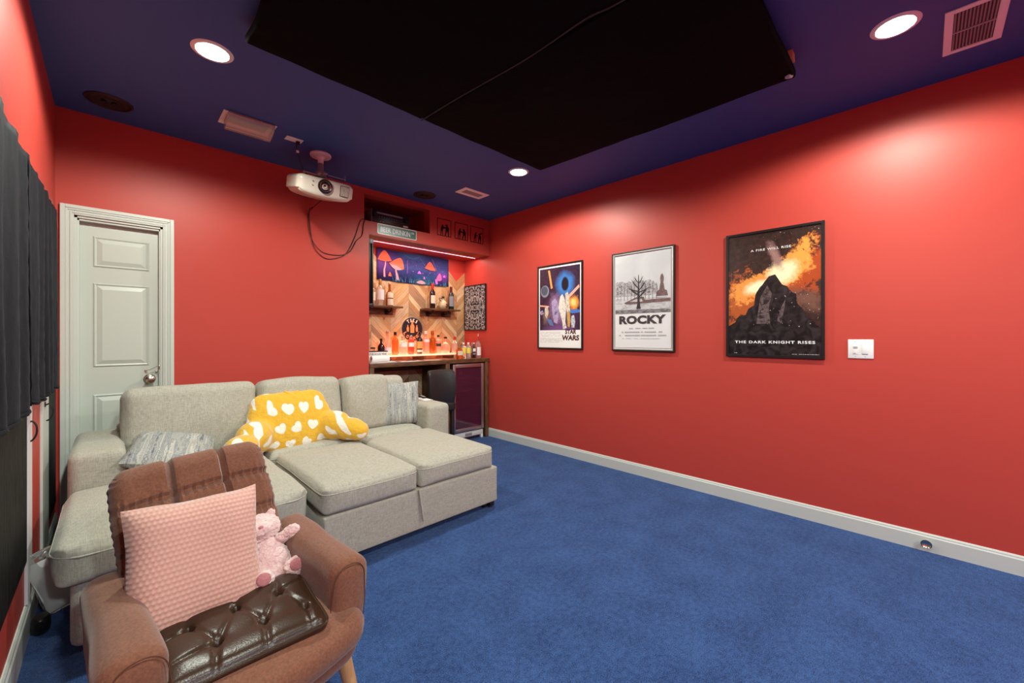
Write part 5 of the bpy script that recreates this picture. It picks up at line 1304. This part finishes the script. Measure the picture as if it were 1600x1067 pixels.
def apfn(v, p):
    v.y -= .060 * (1 - (p[0]) ** 2) * (p[1] < 0)
    return v + noise.noise_vector(v * 7 + Vector((5, 0, 0))) * .003
link_mesh('front_roll', rbox(.56, .12, .095, (.05, .045, .045), 14, apfn), BROWN, ch, (.0, -.222, .372))
for sx in (-1, 1):
    def afn(v, p, sx=sx):
        t_ = p[1]                                # -1 front .. 1 back
        v.x += sx * (.004 * (1 - t_)) - sx * .012 * (p[2] < 0) * abs(p[2])
        v.z += .012 * math.cos(t_ * 1.4) * (p[2] > 0) + .022 * max(0, t_) * (p[2] > 0)
        v.x *= 1 + .10 * math.exp(-((t_ + .75) / .4) ** 2) * max(0, p[2])
        if p[1] < 0: v.y += .030 * max(0, -p[2]) ** 2
        return v + noise.noise_vector(v * 8 + Vector((sx * 3, 0, 0))) * .005
    a = link_mesh('arm', rbox(.120, .475, .290, (.050, .035, .052), 16, afn), BROWN, ch, (sx * .240, .005, .415), (0, sx * .05, 0))
    # seam outlining the front facing
    pts = []
    for i in range(17):
        a_ = PI * i / 16; pts.append((.050 * math.cos(a_), -.2345 + .003 * abs(math.cos(a_)), .082 + .050 * math.sin(a_) + .006))
    pts = [(.055, -.226, -.06), (.056, -.230, .02)] + pts + [(-.056, -.230, .02), (-.055, -.226, -.06)]
    link_mesh('facing_seam', tub(pts, .0014, 6), M('brown_seam', (.10, .035, .018), .9), a)
# back rest: three columns by four rows of tufted squares
def bkr(v, p):
    w_, h_ = .415, .50
    if p[1] < 0:
        cxs = (-1 / 3 + .02, 1 / 3 + .02); fx = min(abs(p[0] - c_) for c_ in cxs); zs_ = (.50, .02, -.46); fz = min(abs(p[2] - c_) for c_ in zs_)
        v.y += .026 * math.exp(-(fx / .032) ** 2) + .020 * math.exp(-(fz / .035) ** 2) + .004 * math.sin(p[0] * 60) * math.exp(-(fz / .10) ** 2)
        v.y -= .014
    v.x *= 1 - .03 * max(0, p[2]) ** 2
    v.z += .012 * math.cos(p[0] * 1.5) * (p[2] > 0)
    if p[2] > .5: v.z -= .007 * sum(math.exp(-((p[0] - c_) / .05) ** 2) for c_ in (-1 / 3 + .02, 1 / 3 + .02))
    f = math.exp(-((abs(p[0]) - 1) / .12) ** 2)
    v.x += .0018 * math.sin(p[2] * 60) * f
    return v + noise.noise_vector(v * 8 + Vector((9, 0, 0))) * .004
link_mesh('backrest', rbox(.43, .095, .50, (.045, .045, .055), 44, bkr), BROWN, ch, (-.018, .235, .616), (math.radians(-26), math.radians(-4), 0))
bk = link_mesh('back_shell', rbox(.41, .07, .46, (.03, .03, .05), 10, lambda v, p: v), BROWN, ch, (-.014, .285, .563), (math.radians(-24), math.radians(-3), 0))
for sx in (-1, 1):
    for sy, sp_ in ((-1, .05), (1, .03)):
        P0 = Vector((sx * .235, sy * .185, .29)); P1 = Vector((sx * (.235 + sp_), sy * (.185 + sp_ * .8), 0))
        link_mesh('leg', tub([P0, P1], [.024, .015], 20), OAK, ch)
# leather pad on the seat
t = empty('seat_pad', 'dark brown tufted leather pad lying on the brown armchair seat', 'seat pad', (CHX, CHY, 0), (0, 0, CHR))
BT = [(-.60, .30), (-.02, .38), (.56, .34), (-.34, -.36), (.24, -.32), (.80, -.36)]
SG_ = [(BT[0], BT[3]), (BT[3], BT[1]), (BT[1], BT[4]), (BT[4], BT[2]), (BT[2], BT[5]), (BT[0], (-.66, 1)), (BT[1], (.04, 1)), (BT[2], (.62, 1)), (BT[3], (-.42, -1)), (BT[4], (.18, -1)), (BT[5], (.74, -1)), (BT[0], (-1, .1)), (BT[3], (-1, -.55)), (BT[2], (1, .5))]
def padfn(v, p):
    if p[2] > 0:
        u, w_ = p[0], p[1]; e_ = max(abs(u), abs(w_)); k = 1 - max(0, (e_ - .72) / .28) ** 2
        z = .010 * max(0, k)
        for (bu, bv) in BT:
            d = math.hypot((u - bu) * .19, (w_ - bv) * .17); z -= .017 * math.exp(-d / .016)
        for (a, b) in SG_:
            ax, ay, bx_, by = a[0] * .19, a[1] * .17, b[0] * .19, b[1] * .17; px_, py_ = u * .19, w_ * .17
            q = max(0, min(1, ((px_ - ax) * (bx_ - ax) + (py_ - ay) * (by - ay)) / ((bx_ - ax) ** 2 + (by - ay) ** 2)))
            d = math.hypot(px_ - ax - q * (bx_ - ax), py_ - ay - q * (by - ay)); z -= .0075 * math.exp(-(d / .0075) ** 2) * (.45 + .55 * abs(1 - 2 * q) if b in BT else 1 - .6 * q)
        v.z += z * min(1, max(0, k) * 2 + .1)
    v.z -= .030 * max(0, -p[1] - .55) ** 1.3
    return v + noise.noise_vector(v * 9) * .003
pad = link_mesh('cushion', rbox(.375, .315, .028, (.030, .030, .013), 64, padfn), LEATHER, t, (-.012, -.105, .452), (math.radians(3), 0, math.radians(-7)))
hx, hy, R_ = .1865, .1565, .03; pts = []
for cx_, cy_, a0 in ((hx - R_, hy - R_, 0), (-hx + R_, hy - R_, PI / 2), (-hx + R_, -hy + R_, PI), (hx - R_, -hy + R_, 1.5 * PI)):
    for i in range(6): a = a0 + PI / 2 * i / 5; pts.append(Vector((cx_ + R_ * math.cos(a), cy_ + R_ * math.sin(a), 0)))
full = []
for i, a in enumerate(pts):
    b = pts[(i + 1) % len(pts)]; m_ = max(1, int((b - a).length / .03))
    for k in range(m_): q = a + (b - a) * k / m_; full.append(q + Vector((0, 0, .004 - .030 * max(0, -q.y / .1725 - .55) ** 1.3)) + noise.noise_vector(q * 9) * .003)
link_mesh('piping', tub(full, .0042, 8, True), LEATHER, pad)

# pink pillow leaning on the back
t = empty('throw_pillow', 'pink dimpled plush throw pillow leaning on the back of the brown armchair', 'pillow', (.183, 1.535, .594), (math.radians(-22), math.radians(0), math.radians(4)))
link_mesh('cover', throw(.335, .365, .125, 6, corner=.07, n=32), PINK, t, rot=(0, math.radians(2), 0))

# plush bear
t = empty('plush_bear', 'small pale pink plush bear lying beside the pink pillow on the brown armchair', 'plush toy', (.388, 1.530, .432), (math.radians(-32), math.radians(-4), math.radians(6))); t.scale = (1.42, 1.3, 1.22)
def blob(name, parts, mat_, par, vox=.006, fur=.004, sm=2):
    bm = bmesh.new()
    for c_, r_3 in parts: superell(bm, c_, r_3, None, 18, 12)
    o = link_mesh(name, bm, mat_, par); remesh(o, vox, sm)
    if fur:
        tx = bpy.data.textures.get('fur') or bpy.data.textures.new('fur', 'CLOUDS'); tx.noise_scale = .008
        d = o.modifiers.new('fur', 'DISPLACE'); d.texture = tx; d.strength = fur * 2; d.mid_level = .5
    return o
body = blob('body', [((0, 0, .050), (.052, .040, .058)), ((0, .002, .088), (.040, .032, .036)), ((0, 0, .02), (.05, .04, .035)), ((0, 0, .118), (.028, .025, .02))], PLUSH, t)
head = blob('head', [((-.008, -.002, .152), (.054, .040, .044)), ((-.010, -.038, .143), (.024, .017, .017))], PLUSH, t)
for sx in (-1, 1):
    blob('ear', [((-.008 + sx * .036, .0, .182 + sx * .004), (.017, .012, .017))], PLUSH, head)
    o = blob('arm', [((sx * .040, -.012, .108), (.022, .018, .018)), ((sx * .058, -.026, .108 + sx * .004), (.020, .020, .020))], PLUSH, t)
    o = blob('leg', [((sx * .030, -.022, .014), (.028, .036, .026)), ((sx * .034, -.052, .018), (.025, .018, .026))], PLUSH, t)
    link_mesh('foot_pad', superell(bmesh.new(), (sx * .035, -.069, .020), (.015, .005, .016), None, 14, 8), PLUSHD, o)
link_mesh('nose', superell(bmesh.new(), (-.010, -.051, .149), (.006, .004, .0045), None, 12, 8), PLUSHD, head)
for sx in (-1, 1): link_mesh('eye', superell(bmesh.new(), (-.009 + sx * .015, -.036, .163), (.0028, .0022, .0028), None, 10, 6), BLACK, head)

# ------------------------------------------------------------------ left wall: curtains, boards, strips, hooks
def curtain(name, y0, y1, ztop, zbot, label, seed, x=XL + .034, amp=.016):
    t = empty(name, label, 'curtain', (x, (y0 + y1) / 2, (ztop + zbot) / 2), group='black velvet curtains on the left wall')
    bm = bmesh.new(); ny, nz = int((y1 - y0) / .012), 36; g = []
    for i in range(ny + 1):
        y = y0 + (y1 - y0) * i / ny; row = []
        for j in range(nz + 1):
            k = j / nz
            z = ztop + (zbot(y) - ztop) * k
            fold = math.sin(y * 34 + seed + 1.3 * math.sin(y * 7 + seed) + .8 * k * math.sin(y * 3)) * .7 + .5 * noise.noise(Vector((y * 6, k * 1.5, seed)))
            px = fold * amp * (.35 + .65 * k) + .004 * noise.noise(Vector((y * 40, z * 40, seed)))
            row.append(bm.verts.new((px, y - (y0 + y1) / 2, z - (ztop + zbot(y0)) / 2 * 0 - (0))))
        g.append(row)
    zc = None
    for i in range(ny):
        for j in range(nz): bm.faces.new((g[i][j], g[i + 1][j], g[i + 1][j + 1], g[i][j + 1]))
    o = link_mesh('cloth', bm, VELVET, t); o.location = (0, 0, 0)
    s_ = o.modifiers.new('solid', 'SOLIDIFY'); s_.thickness = .004; s_.offset = 0
    hem = [Vector((g[i][nz].co.x if False else 0, 0, 0)) for i in range(0)]
    return t, o
def zb1(y): return .985 + .012 * math.sin(y * 5)
def zb2(y): return .985 - .055 * max(0, (y - 2.4)) + .010 * math.sin(y * 6)
for (nm, a, b, zb, lab, sd) in (('curtain', 1.0, 2.385, zb1, 'black velvet curtain nearest the camera on the left wall, cut off by the frame', 1.0), ('curtain', 2.395, 3.60, zb2, 'black velvet curtain on the left wall nearer the white door', 4.0)):
    mid = (a + b) / 2
    t = empty(nm, lab, 'curtain', (XL + .028, mid, 0), group='black velvet curtains on the left wall'); t.location.z = 1.955
    bm = bmesh.new(); ny, nz = int((b - a) / .012), 36; g = []
    for i in range(ny + 1):
        y = a + (b - a) * i / ny; row = []
        for j in range(nz + 1):
            k = j / nz; z = 1.957 + .006 * math.sin(y * 21) + .03 * (y - 2.4) + (zb(y) - 1.955) * k
            fold = math.sin(y * 30 + sd + 1.3 * math.sin(y * 7 + sd) + .8 * k * math.sin(y * 3)) * .7 + .6 * noise.noise(Vector((y * 6, k * 1.5, sd)))
            px = fold * .017 * (.30 + .70 * k) + .003 * noise.noise(Vector((y * 30, z * 30, sd)))
            row.append(bm.verts.new((max(px, -.022), y - mid, z - 1.955)))
        g.append(row)
    for i in range(ny):
        for j in range(nz): bm.faces.new((g[i][j], g[i + 1][j], g[i + 1][j + 1], g[i][j + 1]))
    hem = [g[i][nz].co.copy() + Vector((0, 0, .010)) for i in range(ny + 1)]
    o = link_mesh('cloth', bm, VELVET, t); s_ = o.modifiers.new('solid', 'SOLIDIFY'); s_.thickness = .004; s_.offset = 0
    link_mesh('hem', tub(hem, .007, 6), VELVET, t)
    link_mesh('curtain_rail', bbox((-.027, -(b - a) / 2 + .01, -.008), (-.006, (b - a) / 2 - .01, .004), .002), BLACK, t)

tag(link_mesh('wall_board', bbox((XL, 1.2, .325), (XL + .008, 2.625, .985)), BOARD, smooth=False), 'black grained board on the left wall below the nearest curtain', 'wall board', 'black boards on the left wall')
tag(link_mesh('wall_board', bbox((XL, 3.43, .22), (XL + .008, 3.845, .955)), BOARD, smooth=False), 'black grained board on the left wall beside the white door casing', 'wall board', 'black boards on the left wall')
STR = M('white_strip_paint', (.66, .65, .68), .5)
tag(link_mesh('trim_strip', bbox((XL, 2.63, .142), (XL + .010, 2.762, .975), .001), STR, smooth=False), 'tall narrow white strip on the left wall beside the nearest black board', 'trim strip', 'white strips on the left wall')
tag(link_mesh('trim_strip', bbox((XL, 3.145, .142), (XL + .010, 3.415, .93), .001), TRIM, smooth=False), 'tall narrow white strip on the left wall between red paint and the far black board', 'trim strip', 'white strips on the left wall')
HK = M('black_iron', (.016, .014, .013), .4, .5)
for i, (y, z) in enumerate(((2.705, .852), (3.20, .868))):
    t = empty('curtain_hook', ['curved black iron curtain hook on the red wall beside the nearest strip', 'curved black iron curtain hook on the far white strip'][i], 'hook', (XL + (.012 if i else 0), y, z), group='curtain hooks on the left wall')
    link_mesh('hook_arm', tub(smooth_path([(.004, 0, .040), (.016, -.002, .044), (.027, -.004, .024), (.028, -.005, -.008), (.018, -.004, -.034), (.006, -.002, -.042)], 8), .0036, 8), HK, t)
    link_mesh('base_plate', bbox((0, -.008, .030), (.004, .008, .056), .0015), HK, t)

# clear bag of papers leaning between the wall and the sofa
t = empty('plastic_bag', 'clear plastic bag of papers leaning on the left baseboard beside the sofa', 'bag', (-.190, 2.72, .010), (0, 0, 0))
PLB = M('clear_bag_plastic', (.93, .94, .93), .10, trans=.92, bump=(25, 1, .01))
def bagfn(v, p): return v + noise.noise_vector(v * 14) * .010
BR_ = (math.radians(6), math.radians(-17), math.radians(8))
link_mesh('bag_film', rbox(.115, .034, .30, (.02, .012, .03), 18, bagfn), PLB, t, (0, 0, .172), BR_)
for k, (m_, dx) in enumerate(((WHITEP, -.012), (LP, -.004), (LC, .004), (WHITEP, .012))):
    link_mesh('paper_sheet', rbox(.098 - k * .003, .003, .25 - k * .01, .001, 10, lambda v, p: v + noise.noise_vector(v * 8) * .004), m_, t, (0, dx * .8, .160 + k * .004), BR_)
bm = bmesh.new()
for i in range(5): tube(bm, smooth_path([(-.012 + i * .006, -.018, .0 + .004 * i), (-.010 + i * .006, -.019, .014), (-.008 + i * .006, -.018, .004)], 4), .0014, 4)
link_mesh('blue_print', bm, M('blue_print_ink', (.05, .18, .45), .5), t, (-.026, 0, .235), BR_)

t = empty('floor_speaker', 'small round black object on the carpet beside the left baseboard and the plastic bag', 'speaker', (-.218, 2.655, 0)); t.scale = (.55, .8, .8)
link_mesh('housing', lath([(0, 0), (.042, 0), (.050, .010), (.054, .040), (.050, .072), (.040, .084), (0, .086)], 28), BLACK, t)
link_mesh('mesh_face', lath([(0, .010), (.024, .008), (.030, .002), (.030, 0)], 24, Matrix.Translation((.0, -.046, .045)) @ RX), BLACKM, t)
